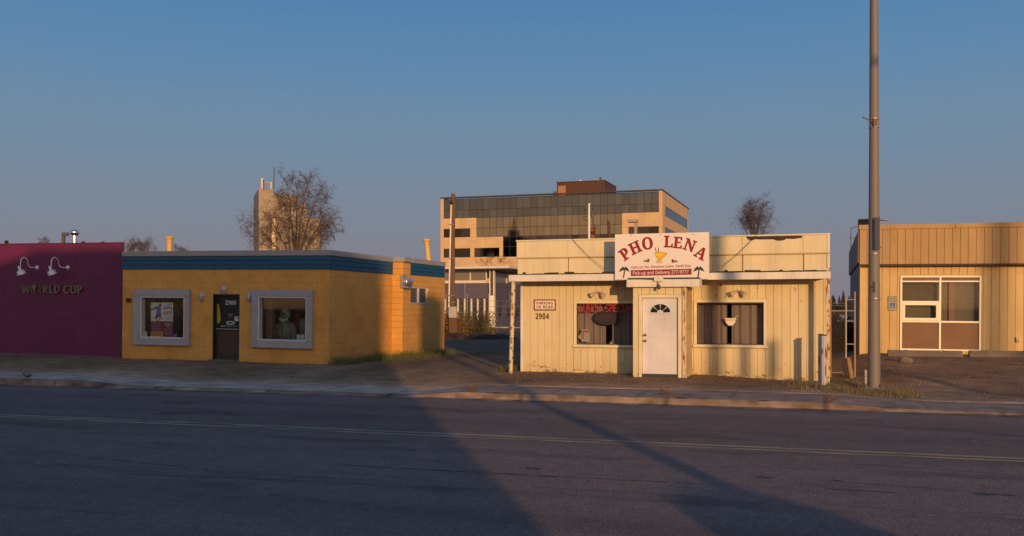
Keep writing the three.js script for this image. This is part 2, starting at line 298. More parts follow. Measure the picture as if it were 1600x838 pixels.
{
  // kerb with gutter, and the pavement slab strip behind it; both dip at the two driveways
  const cm = mat('#ffffff', { map: T.concrete, size: 1.9, rough: 2.3, ns: 0.8, r: 1, spec: 0.25, vc: true });
  cm.color.setRGB(1.5, 1.2, 1.02);
  const cc = (base, o) => (u, v) => { const n = fbm(u / 30 + 0.5, v / 6 + 0.5, 40, 4, o), s = 0.62 + 0.75 * n; return [base[0] * s, base[1] * s, base[2] * s]; };
  const prof = [[18.78, 0, -0.001], [18.8, 0, 0.006], [19.03, 0, 0.004], [19.05, 0.1, 0], [19.1, 0.9, 0], [19.14, 1, 0], [19.24, 1, 0.002]];
  const us = range(-46, 26, 0.1), p = [], uv = [], col = [], idx = [], cf = cc([0.33, 0.285, 0.25], 111);
  for (const [v, k, e] of prof) for (const u of us) {
    const chip = k > 0 && fbm(u / 12 + 0.5, 0.3, 30, 3, 115) > 0.7 ? 0.012 : 0;
    p.push(u, kerbTop(u) * k + e - chip * k, -(v + chip * 0.6)); uv.push(u, v + kerbTop(u) * k); const jt = Math.abs(((u / 3) % 1 + 1) % 1 - 0.5) > 0.475 ? 0.45 : 1, dirt = v < 18.95 ? 0.55 + 0.5 * fbm(u / 16 + 0.5, 0.9, 40, 4, 117) : 1, st = 1 - 0.5 * sstep(fbm(u / 10 + 0.5, v + 0.5, 30, 3, 119), 0.55, 0.7); col.push(...cf(u, v).map((x) => x * jt * dirt * st));
  }
  for (let j = 0; j < prof.length - 1; j++) for (let i = 0; i < us.length - 1; i++) { const a = j * us.length + i; idx.push(a, a + 1, a + us.length, a + 1, a + us.length + 1, a + us.length); }
  const g = new THREE.BufferGeometry();
  g.setAttribute('position', new THREE.Float32BufferAttribute(p, 3)); g.setAttribute('uv', new THREE.Float32BufferAttribute(uv, 2)); g.setAttribute('color', new THREE.Float32BufferAttribute(col, 3));
  g.setIndex(idx); g.computeVertexNormals();
  struct('kerb', g, cm);
  const edge = (u) => WALK - 0.1 + 0.5 * (fbm(u / 30 + 0.5, 0.7, 24, 4, 121) - 0.5);
  const nV = 12, vsN = Array.from({ length: nV + 1 }, (_, i) => i / nV);
  const p2 = [], uv2 = [], c2 = [], id2 = [], wf = cc([0.33, 0.3, 0.285], 125);
  for (const t of vsN) for (const u of us) {
    const v = lerp(19.24, edge(u), t); p2.push(u, kerbTop(u) + 0.002 + 0.01 * (1 - t) * 0 + (t > 0.97 ? -0.05 : 0.012 * Math.sin(t * 3)), -v); uv2.push(u, v);
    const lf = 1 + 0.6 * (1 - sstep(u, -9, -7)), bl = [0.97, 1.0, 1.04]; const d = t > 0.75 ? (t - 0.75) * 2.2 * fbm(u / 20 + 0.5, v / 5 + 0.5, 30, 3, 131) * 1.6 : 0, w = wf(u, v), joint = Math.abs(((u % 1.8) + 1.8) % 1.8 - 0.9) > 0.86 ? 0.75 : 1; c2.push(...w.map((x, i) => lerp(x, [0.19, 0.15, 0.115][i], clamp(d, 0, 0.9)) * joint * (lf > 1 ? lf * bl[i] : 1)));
  }
  for (let j = 0; j < nV; j++) for (let i = 0; i < us.length - 1; i++) { const a = j * us.length + i; id2.push(a, a + 1, a + us.length, a + 1, a + us.length + 1, a + us.length); }
  const g2 = new THREE.BufferGeometry();
  g2.setAttribute('position', new THREE.Float32BufferAttribute(p2, 3)); g2.setAttribute('uv', new THREE.Float32BufferAttribute(uv2, 2)); g2.setAttribute('color', new THREE.Float32BufferAttribute(c2, 3));
  g2.setIndex(id2); g2.computeVertexNormals();
  struct('pavement', g2, cm);
  // near pavement under the photographer
  struct('near_pavement', B(-120, 120, -0.1, 0.1, -2.5, 5.2, 0.03), mat([0.24, 0.22, 0.21], { map: T.concrete, size: 2, r: 0.9 }));
}

// ---------- the cream plank restaurant
const creamFlake = [0, 1, 2].map((i) => { const m = new THREE.MeshPhysicalMaterial({ color: new THREE.Color().setRGB(...[[0.75, 0.625, 0.39], [0.73, 0.605, 0.375], [0.765, 0.64, 0.405]][i]), roughness: 0.7 }); m.map = rep(T.flake, 8.4, 3.9, (8.2 + i * 0.0) / 8.4, 0); m.bumpMap = rep(T.wood, 0.5, 1.4); m.bumpScale = 0.0015; return m; });
const creamTrim = mat([0.76, 0.67, 0.48], { map: T.paint, size: 1.3, bump: T.wood, bsize: 0.6, b: 0.001, r: 0.65 });
const creamPlain = mat([0.74, 0.62, 0.4], { map: T.streak, size: [2.4, 2.0], bump: T.paint, bsize: 0.5, b: 0.001, r: 0.7 });
const whiteTrim = mat([0.74, 0.68, 0.6], { map: T.streak, size: 1.6, bump: T.wood, bsize: 0.6, b: 0.0008, r: 0.6 });
const rusty = mat([0.7, 0.6, 0.42], { map: T.rust, size: [0.35, 0.9], r: 0.8, bump: T.rust, bsize: [0.35, 0.9], b: 0.003 });
const worn = mat([0.72, 0.56, 0.34], { map: T.worn, size: [0.5, 1.6], r: 0.8, bump: T.wood, bsize: [0.3, 1], b: 0.002 });
const dark = mat([0.012, 0.012, 0.013], { r: 0.9 });
const tarRoof = mat([0.045, 0.04, 0.038], { r: 0.95, map: T.paint, size: 0.7, bump: T.lumps, bsize: 0.5, b: 0.008 });
const VF = 25.2, VE = 24.4, VV = 24.05;
const PL = onV(815, 500, VF)[0], PR = onV(1296, 500, VF)[0], PTOP = 3.75;
const pho = thing('restaurant_building', 'small cream plank restaurant with a parapet and a white door in a boxed porch', 'restaurant', [(PL + PR) / 2, 0.1, VF]);
const box4 = (a, b, v) => { const p = onV(a[0], a[1], v), q = onV(b[0], b[1], v); return [p[0], q[0], q[1], p[1]]; };   // [u0, u1, y0, y1] from two corners
const W1 = box4([901, 474.5], [990, 539.5], VF), W2 = box4([1089, 473], [1193.5, 539.5], VF);
const VB0 = onV(990, 500, VV)[0], VB1 = onV(1071, 500, VV)[0];
W1[1] = VB0 + 0.02 + (1.15 * 0.0);
W1[1] = onV(1003, 500, VF)[0];
const footY = (u) => groundY(u, VF) - 0.01;
{
  // backing wall, planks
  const open = [W1, W2], back = cut([[PL, PR, -0.1, PTOP - 0.02]], open.concat([[VB0 + 0.15, VB1 - 0.15, 0.1, 2.4]]));
  part('front_wall', back.map(([a, b, c, d]) => B(a, b, c, d, VF + 0.03, VF + 0.14, 0.001)), creamPlain, pho);
  const r = rng(17); let u = PL + 0.06, k = 0;
  while (u < PR - 0.06) {
    const w = 0.2, u1 = Math.min(u + w, PR - 0.05);
    for (const [a, b, c, d] of cut([[u + 0.0032, u1 - 0.0032, footY(u), 2.78]], open.map((o) => [o[0] - 0.08, o[1] + 0.08, o[2] - 0.09, o[3] + 0.09]).concat([[VB0, VB1, -1, 3]])))
      if (b - a > 0.015 && d - c > 0.015) part('plank', B(a, b, c + 0.012 * r(), d, VF - 0.002 * r(), VF + 0.03, 0.003), creamFlake[Math.floor(r() * 3)], pho);
    u = u1; k++;
  }
  // side and rear walls, roof and floor
  const vb = VF + 9.5;
  part('side_wall', B(PL - 0.02, PL + 0.1, -0.1, 3.3, VF + 0.15, vb, 0.01), rusty, pho);
  part('side_wall', B(PR - 0.1, PR, -0.1, 3.3, VF + 0.15, vb, 0.01), rusty, pho);
  part('rear_wall', B(PL - 0.02, PR, -0.1, 3.3, vb, vb + 0.12, 0.01), creamPlain, pho);
  part('roof', B(PL + 0.05, PR - 0.02, 3.1, 3.25, VF + 0.16, vb - 0.01, 0.01), tarRoof, pho);
  part('floor', B(PL + 0.1, PR - 0.1, 0.02, 0.2, VF + 0.15, vb - 0.01, 0.01), mat([0.12, 0.1, 0.09]), pho);
  // parapet: panels with a cap, a lower course, the lapped seam between
  const pl0 = onV(808, 400, VF)[0], seams = [808, 888, 975, 1050, 1160, 1255, 1296].map((x) => onV(x, 400, VF)[0]);
  for (let i = 0; i < seams.length - 1; i++) {
    part('parapet_panel', B(seams[i] + 0.003, seams[i + 1] - 0.003, 3.285, PTOP - 0.031, VF - 0.045, VF + 0.02, 0.004), creamPlain, pho);
    part('parapet_panel', B(seams[i] + 0.003 + 0.02, seams[i + 1] - 0.003, 2.81, 3.25, VF - 0.03, VF + 0.029, 0.004), creamPlain, pho);
  }
  part('parapet_seam', B(pl0, PR + 0.02, 3.25, 3.285, VF - 0.07, VF + 0.025, 0.01), mat([0.5, 0.38, 0.2], { map: T.streak, size: 1 }), pho);
  part('parapet_cap', B(pl0 - 0.02, PR + 0.03, PTOP - 0.03, PTOP + 0.012, VF - 0.065, VF + 0.16, 0.008), creamTrim, pho);
  part('corner_trim', [B(PR - 0.05, PR + 0.015, 2.9, PTOP - 0.03, VF - 0.06, VF + 0.05, 0.006)], creamTrim, pho);
  part('parapet_back', B(pl0, PR, 3.25, PTOP - 0.03, VF + 0.14, VF + 0.16, 0.001), tarRoof, pho);
  // bare patch where the facing has peeled off along the top
  const s = new THREE.Shape(), pts = [[1166, 370], [1253, 368.5], [1254, 371.5], [1240, 373.5], [1228, 373], [1226, 375.5], [1216, 376.5], [1208, 374], [1190, 374.5], [1180, 374], [1174, 376.5], [1168, 373.5]].map(([x, y]) => onV(x, y, VF - 0.05));
  pts.forEach(([a, b], i) => (i ? s.lineTo(a, b) : s.moveTo(a, b)));
  const sg = new THREE.ExtrudeGeometry(s, { depth: 0.004, bevelEnabled: false }); sg.translate(0, 0, -(VF - 0.05));
  part('bare_patch', sg, mat([0.09, 0.06, 0.05], { r: 0.95, map: T.wood, size: 0.4 }), pho);
  // eave: sloping roof skirt, fascia board, soffit, ragged tar edge
  const e0 = onV(795, 435, VE)[0], e1 = PR + 0.03;
  part('eave_roof', tris([[[e0, 2.785, -VE], [e1, 2.785, -VE], [e1, 2.83, -(VF - 0.03)]], [[e0, 2.785, -VE], [e1, 2.83, -(VF - 0.03)], [e0, 2.83, -(VF - 0.03)]]]), tarRoof, pho);
  part('soffit', B(e0 + 0.02, e1 - 0.02, 2.66, 2.69, VE + 0.03, VF - 0.01, 0.002), mat([0.42, 0.33, 0.18], { map: T.streak, size: 1 }), pho);
  const hood0 = onV(979, 443, 23.9)[0], hood1 = onV(1093, 443, 23.9)[0];
  for (const [a, b] of [[e0, onV(978, 440, VE)[0]], [onV(1094, 440, VE)[0], e1]]) part('fascia_board', B(a, b, 2.61, 2.79, VE - 0.02, VE + 0.03, 0.005), whiteTrim, pho);
  part('fascia_end', B(e0, e0 + 0.03, 2.62, 2.78, VE + 0.031, VF - 0.01, 0.004), whiteTrim, pho);
  const rg = rng(23), lumps = [];
  for (let x = e0; x < e1 - 0.26; ) { const w = 0.05 + rg() * 0.22, h = 0.012 + rg() * rg() * 0.055; if (!(x > hood0 - 0.1 && x < hood1)) lumps.push(B(x, x + w, 2.785, 2.795 + h, VE - 0.03 - rg() * 0.012, VE + 0.06, 0.008)); x += w * 0.93; }
  part('tar_edge', lumps, tarRoof, pho, { kind: 'stuff' });
  // window frames, panes and sills
  const frame = (o, v0, clipRight) => {
    const [a, b, c, d] = o, f = 0.075;
    const w = part('window', [B(a - f, b + f, d, d + f, v0 - 0.035, v0 + 0.1), ...(clipRight ? [] : [B(b, b + f, c, d - 0.001, v0 - 0.035, v0 + 0.1)]), B(a - f, a, c, d - 0.001, v0 - 0.035, v0 + 0.1)], creamTrim, pho);
    part('sill', B(a - f - 0.02, b + f + (clipRight ? 0 : 0.02), c - f, c - 0.002, v0 - 0.07, v0 + 0.1, 0.008), creamTrim, w);
    part('pane', face(a, b, c, d, v0 + 0.05), glass(), w);
    part('sash', [B(a + 0.002, b, d - 0.03, d - 0.002, v0 + 0.035, v0 + 0.07), B(a + 0.002, b, c, c + 0.025, v0 + 0.035, v0 + 0.07), B(a + 0.002, a + 0.02, c + 0.026, d - 0.031, v0 + 0.035, v0 + 0.07), B(b - 0.02, b - 0.001, c + 0.026, d - 0.031, v0 + 0.035, v0 + 0.07)], mat([0.05, 0.04, 0.035]), w);
  };
  frame(W1, VF, true); frame(W2, VF, false);
  // porch box with the door
  const dy0 = onV(1030, 588, VV)[1], D = box4([1003.5, 466], [1059.5, 587.5], VV), top = 2.46;
  const porch = cut([[VB0, VB1, dy0 - 0.25, top]], [[D[0] - 0.01, D[1] + 0.01, -1, D[3] + 0.01]]);
  part('porch_wall', [...porch.map(([a, b, c, d]) => B(a, b, c, d, VV + 0.03, VV + 0.1, 0.002)), B(VB0, VB0 + 0.07, dy0 - 0.25, top, VV + 0.101, VF, 0.002), B(VB1 - 0.07, VB1 - 0.002, dy0 - 0.25, top, VV + 0.101, VF, 0.002)], creamFlake[1], pho);
  for (let x = VB0; x < VB1 - 0.02; x += 0.2) for (const [a, b, c, d] of cut([[x + 0.004, Math.min(x + 0.196, VB1), dy0 - 0.2, top]], [[D[0] - 0.09, D[1] + 0.09, -1, D[3] + 0.09]])) if (b - a > 0.015) part('plank', B(a, b, c, d, VV, VV + 0.03, 0.005), creamFlake[k++ % 3], pho);
  part('plank', B(VB1 - 0.001, VB1 + 0.02, dy0 - 0.2, top, VV + 0.12, VF - 0.005, 0.004), worn, pho);
  part('corner_trim', B(VB1 - 0.07, VB1 + 0.025, dy0 - 0.2, top - 0.002, VV - 0.025, VV + 0.1, 0.006), worn, pho);
  part('corner_trim', B(VB0 - 0.012, VB0 + 0.06, dy0 - 0.2, top - 0.002, VV - 0.02, VV + 0.08, 0.006), creamFlake[2], pho);
  part('porch_roof', B(hood0 + 0.02, hood1 - 0.02, 2.62, 2.66, 23.93, VF - 0.04, 0.004), tarRoof, pho);
  part('porch_fascia', [B(hood0, hood1, 2.43, 2.62, 23.9, 23.95, 0.006), B(hood0, hood0 + 0.04, 2.431, 2.619, 23.951, VE + 0.02, 0.004), B(hood1 - 0.04, hood1, 2.431, 2.619, 23.951, VE + 0.02, 0.004)], whiteTrim, pho);
  part('porch_soffit', B(hood0 + 0.05, hood1 - 0.05, 2.47, 2.49, 23.96, VE + 0.3, 0.002), mat([0.4, 0.32, 0.2]), pho);
  // door
  const doorMat = mat([0.7, 0.66, 0.68], { map: T.paint, size: 2.2, r: 0.5 });
  const door = part('door', B(D[0], D[1], D[2] + 0.03, D[3], VV + 0.06, VV + 0.1, 0.003), doorMat, pho, { label: 'white panelled door with a fan light' });
  part('door_frame', [B(D[0] - 0.085, D[0] - 0.004, D[2] - 0.05, D[3] + 0.085, VV - 0.025, VV + 0.11), B(D[1] + 0.004, D[1] + 0.085, D[2] - 0.05, D[3] + 0.085, VV - 0.025, VV + 0.11), B(D[0] - 0.0035, D[1] + 0.0035, D[3] + 0.004, D[3] + 0.084, VV - 0.024, VV + 0.11)], creamTrim, pho);
  part('threshold', B(D[0] - 0.003, D[1] + 0.003, D[2] - 0.06, D[2] + 0.025, VV - 0.02, VV + 0.12), mat([0.05, 0.04, 0.035]), pho);
  const dw = D[1] - D[0], dh = D[3] - D[2], raised = (x0, x1, y0, y1) => { const f = 0.016, v = VV + 0.06, X0 = D[0] + x0 * dw, X1 = D[0] + x1 * dw, Y0 = D[3] - y1 * dh, Y1 = D[3] - y0 * dh; return [B(X0, X1, Y1 - f, Y1, v - 0.008, v + 0.004, 0.005), B(X0, X1, Y0, Y0 + f, v - 0.008, v + 0.004, 0.005), B(X0, X0 + f, Y0 + f, Y1 - f, v - 0.0078, v + 0.004, 0.005), B(X1 - f, X1, Y0 + f, Y1 - f, v - 0.0078, v + 0.004, 0.005), B(X0 + 0.035, X1 - 0.035, Y0 + 0.035, Y1 - 0.035, v - 0.006, v + 0.004, 0.006)]; };
  for (const [x0, x1, y0, y1] of [[0.2, 0.42, 0.26, 0.51], [0.58, 0.82, 0.26, 0.51], [0.2, 0.42, 0.62, 0.87], [0.58, 0.82, 0.62, 0.87]]) part('door_panel', raised(x0, x1, y0, y1), doorMat, door);
  // fan light: four panes, spokes, rim
  const fc = [D[0] + 0.5 * dw, D[3] - 0.19 * dh], fr = 0.275 * dw, fv = VV + 0.056, fs = 0.86;
  for (let i = 0; i < 4; i++) { const s2 = new THREE.Shape(), a0 = i * Math.PI / 4 + 0.05, a1 = (i + 1) * Math.PI / 4 - 0.05; for (let j = 0; j <= 8; j++) { const t = lerp(a0, a1, j / 8); s2[j ? 'lineTo' : 'moveTo'](fc[0] + Math.cos(t) * fr, fc[1] + Math.sin(t) * fr * fs); } for (let j = 8; j >= 0; j--) { const t = lerp(a0, a1, j / 8); s2.lineTo(fc[0] + Math.cos(t) * fr * 0.33, fc[1] + Math.sin(t) * fr * 0.33 * fs); } const g = new THREE.ExtrudeGeometry(s2, { depth: 0.004, bevelEnabled: false, curveSegments: 6 }); g.translate(0, 0, -fv); part('pane', g, mat([0.02, 0.022, 0.025], { r: 0.08 }), door); }
  const rim = []; for (let j = 0; j < 16; j++) { const t0 = j / 16 * Math.PI, t1 = (j + 1) / 16 * Math.PI; rim.push(rod(P3(fc[0] + Math.cos(t0) * fr * 1.06, fc[1] + Math.sin(t0) * fr * 1.06 * fs, fv - 0.004), P3(fc[0] + Math.cos(t1) * fr * 1.06, fc[1] + Math.sin(t1) * fr * 1.06 * fs, fv - 0.004), 0.012, 0.012, 6)); }
  rim.push(rod(P3(fc[0] - fr * 1.1, fc[1] - 0.012, fv - 0.004), P3(fc[0] + fr * 1.1, fc[1] - 0.012, fv - 0.004), 0.013, 0.013, 6));
  part('fan_light_frame', rim, doorMat, door);
  const brass = mat([0.35, 0.25, 0.14], { m: 1, r: 0.35 });
  for (const y of [0.48, 0.555]) part('door_handle', [lathe([[0, 0], [0.034, 0], [0.034, 0.012], [0.014, 0.02], [0.014, 0.045], [0.03, 0.06], [0.028, 0.085], [0, 0.09]], 14, P3(D[0] + 0.07, D[3] - y * dh, VV + 0.06), turnTo(new THREE.Vector3(0, 0, 1)))], brass, door);
  for (const y of [0.12, 0.5, 0.86]) part('hinge', B(D[1] - 0.006, D[1] + 0.012, D[3] - y * dh - 0.05, D[3] - y * dh + 0.05, VV + 0.035, VV + 0.066, 0.003), brass, door);
  // corner boards and eave posts
  part('corner_trim', B(PL - 0.025, PL + 0.06, 0.1, 2.66, VF - 0.03, VF + 0.1, 0.006), whiteTrim, pho);
  part('corner_trim', B(PR - 0.055, PR + 0.012, 0.03, 2.66, VF - 0.032, VF + 0.1, 0.006), worn, pho);
  const l0 = onV(797.5, 580, VE + 0.1), l1 = onV(802, 442, VE + 0.1);
  part('eave_post', rod(P3(l0[0], groundY(l0[0], VE + 0.1) - 0.05, VE + 0.1), P3(l1[0], 2.66, VE + 0.1), 0.062, 0.072, 4), rusty, pho);
  part('eave_post', B(PR - 0.085, PR + 0.01, 0.0, 2.66, VE + 0.04, VE + 0.13, 0.008), worn, pho);
}
{
  // curtains behind both windows
  const curtain = (a, b, c, d, v, seed, label) => {
    const r = rng(seed), n = 90, p = [], idx = [], uv = [], ph = [r() * 6, r() * 6, r() * 6];
    for (let j = 0; j <= 6; j++) for (let i = 0; i <= n; i++) { const t = i / n, y = lerp(c, d, j / 6), w = 0.016 * Math.sin(t * (b - a) * 27 + ph[0] + 0.25 * j / 6) + 0.011 * Math.sin(t * (b - a) * 47 + ph[1]) + 0.004 * Math.sin(t * (b - a) * 101 + ph[2]); p.push(lerp(a, b, t), y, -(v + w)); uv.push(t * (b - a), y); }
    for (let j = 0; j < 6; j++) for (let i = 0; i < n; i++) { const k = j * (n + 1) + i; idx.push(k, k + 1, k + n + 1, k + 1, k + n + 2, k + n + 1); }
    const g = new THREE.BufferGeometry(); g.setAttribute('position', new THREE.Float32BufferAttribute(p, 3)); g.setAttribute('uv', new THREE.Float32BufferAttribute(uv, 2)); g.setIndex(idx); g.computeVertexNormals();
    const t = thing('curtain', label, 'curtain', [(a + b) / 2, c, v]);
    part('curtain_cloth', g, mat([0.21, 0.16, 0.14], { r: 0.95, side: true, map: T.streak, size: 0.8 }), t);
  };
  const g1 = [onV(943, 500, VF)[0], onV(953, 500, VF)[0]], g2 = [onV(1134.5, 500, VF)[0], onV(1142, 500, VF)[0]];
  const c0 = W1[2] - 0.05, c1 = W1[3] + 0.05;
  curtain(W1[0] - 0.05, g1[0], c0, c1, VF + 0.3, 3, 'brown grey curtain filling the left half of the window with red lettering');
  curtain(g1[1], W1[1] + 0.05, c0, c1, VF + 0.3, 4, 'brown grey curtain filling the right half of the window with red lettering');
  curtain(W2[0] - 0.05, g2[0], c0, c1, VF + 0.3, 5, 'brown grey curtain in the right-hand restaurant window, left of the bowl sign');
  curtain(g2[1], W2[1] + 0.05, c0, c1, VF + 0.3, 6, 'brown grey curtain in the right-hand restaurant window, right of the bowl sign');
  // red window lettering
  const L = onV(905.5, 488, VF + 0.035), h = onV(905, 475.5, VF + 0.035)[1] - L[1];
  const t = thing('window_lettering', 'red capital letters across the top of the left restaurant window', 'lettering', [L[0], L[1], VF + 0.035]);
  const red = mat([0.3, 0.012, 0.012], { r: 0.5 });
  const one = letters('LUNCH', h, 0.004, 0, 0, 0), two = letters('SPECIAL', h, 0.004, 0, 0, 0);
  const fit = (set, x0, x1) => { const u0 = onV(x0, 480, VF)[0], u1 = onV(x1, 480, VF)[0], s = (u1 - u0) / set.w; for (const g of set.list) { g.scale(s, 1, 1); g.translate(u0, L[1], -(VF + 0.038)); part('letter', g, red, t); } };
  fit(one, 905.5, 939); fit(two, 946, 990);
  // unlit oval sign hanging in the gap of the curtains
  const o = onV(947.5, 497, VF + 0.12), ov = thing('oval_sign', 'unlit black oval window sign with red letters, hanging behind the left restaurant window', 'sign', [o[0], o[1], VF + 0.12]);
  const ell = new THREE.Shape(); ell.absellipse(o[0], o[1], 0.335, 0.185, 0, Math.PI * 2);
  const eg = new THREE.ExtrudeGeometry(ell, { depth: 0.04, bevelEnabled: true, bevelSize: 0.012, bevelThickness: 0.01, bevelSegments: 2, curveSegments: 40 }); eg.translate(0, 0, -(VF + 0.15));
  part('sign_body', eg, mat([0.02, 0.018, 0.018], { r: 0.5 }), ov);
  const lt = letters('OPEN', 0.14, 0.012, 0, 0, 0); lt.list.forEach((g) => { g.translate(o[0] - lt.w / 2, o[1] - 0.07, -(VF + 0.1)); part('letter', g, mat([0.075, 0.022, 0.018], { r: 0.4 }), ov); });
  part('sign_rim', (() => { const r2 = []; for (let i = 0; i < 40; i++) { const a = i / 40 * 6.2832, b = (i + 1) / 40 * 6.2832; r2.push(rod(P3(o[0] + 0.3 * Math.cos(a), o[1] + 0.155 * Math.sin(a), VF + 0.092), P3(o[0] + 0.3 * Math.cos(b), o[1] + 0.155 * Math.sin(b), VF + 0.092), 0.007, 0.007, 5)); } return r2; })(), mat([0.04, 0.025, 0.02], { r: 0.4 }), ov);
  part('sign_cord', [rod(P3(o[0] - 0.12, o[1] + 0.17, VF + 0.13), P3(o[0] - 0.12, W1[3], VF + 0.13), 0.004, 0.004, 5), rod(P3(o[0] + 0.12, o[1] + 0.17, VF + 0.13), P3(o[0] + 0.12, W1[3], VF + 0.13), 0.004, 0.004, 5)], dark, ov);
  // small white notice with a red corner in the same window
  const n = box4([908.5, 515], [921.5, 534.5], VF + 0.06), no = thing('window_notice', 'small white notice with a red bracket mark, lower left of the restaurant window', 'notice', [n[0], n[2], VF + 0.06]);
  part('notice_board', B(n[0], n[1], n[2], n[3], VF + 0.06, VF + 0.075, 0.002), mat([0.28, 0.25, 0.21]), no);
  const nr = mat([0.35, 0.03, 0.025]), nw = n[1] - n[0], nh = n[3] - n[2];
  part('red_mark', [B(n[0] + nw * 0.15, n[1] - nw * 0.08, n[3] - nh * 0.24, n[3] - nh * 0.1, VF + 0.056, VF + 0.0601, 0.001), B(n[0] + nw * 0.15, n[0] + nw * 0.28, n[2] + nh * 0.22, n[3] - nh * 0.241, VF + 0.056, VF + 0.0601, 0.001)], nr, no);
  part('pull_chain', [rod(P3(n[0] - 0.03, n[2] + 0.06, VF + 0.07), P3(n[0] - 0.03, n[2] + 0.24, VF + 0.07), 0.012, 0.008, 6), rod(P3(n[0] - 0.065, n[2] + 0.1, VF + 0.07), P3(n[0] - 0.065, n[2] + 0.17, VF + 0.07), 0.014, 0.01, 6)], mat([0.55, 0.5, 0.42]), no);
  // bowl sign in the right window
  const bw = onV(1141.5, 502, VF + 0.1), bo = thing('bowl_sign', 'small white bowl sign with a spoon in the gap of the curtains', 'sign', [bw[0], bw[1], VF + 0.1]);
  const bs = new THREE.Shape(); bs.moveTo(bw[0] - 0.14, bw[1] + 0.07); bs.lineTo(bw[0] + 0.14, bw[1] + 0.07); bs.bezierCurveTo(bw[0] + 0.13, bw[1] - 0.03, bw[0] + 0.07, bw[1] - 0.09, bw[0] + 0.05, bw[1] - 0.11); bs.lineTo(bw[0] - 0.05, bw[1] - 0.11); bs.bezierCurveTo(bw[0] - 0.07, bw[1] - 0.09, bw[0] - 0.13, bw[1] - 0.03, bw[0] - 0.14, bw[1] + 0.07);
  const bg = new THREE.ExtrudeGeometry(bs, { depth: 0.02, bevelEnabled: true, bevelSize: 0.006, bevelThickness: 0.006, bevelSegments: 2 }); bg.translate(0, 0, -(VF + 0.12));
  part('bowl', bg, mat([0.75, 0.66, 0.5], { r: 0.5 }), bo);
  part('bowl_rim', B(bw[0] - 0.15, bw[0] + 0.15, bw[1] + 0.02, bw[1] + 0.035, VF + 0.088, VF + 0.1, 0.002), mat([0.3, 0.08, 0.05]), bo);
  part('spoon', rod(P3(bw[0] + 0.03, bw[1] + 0.06, VF + 0.11), P3(bw[0] + 0.2, bw[1] + 0.14, VF + 0.11), 0.008, 0.014, 6), mat([0.5, 0.42, 0.32]), bo);
}
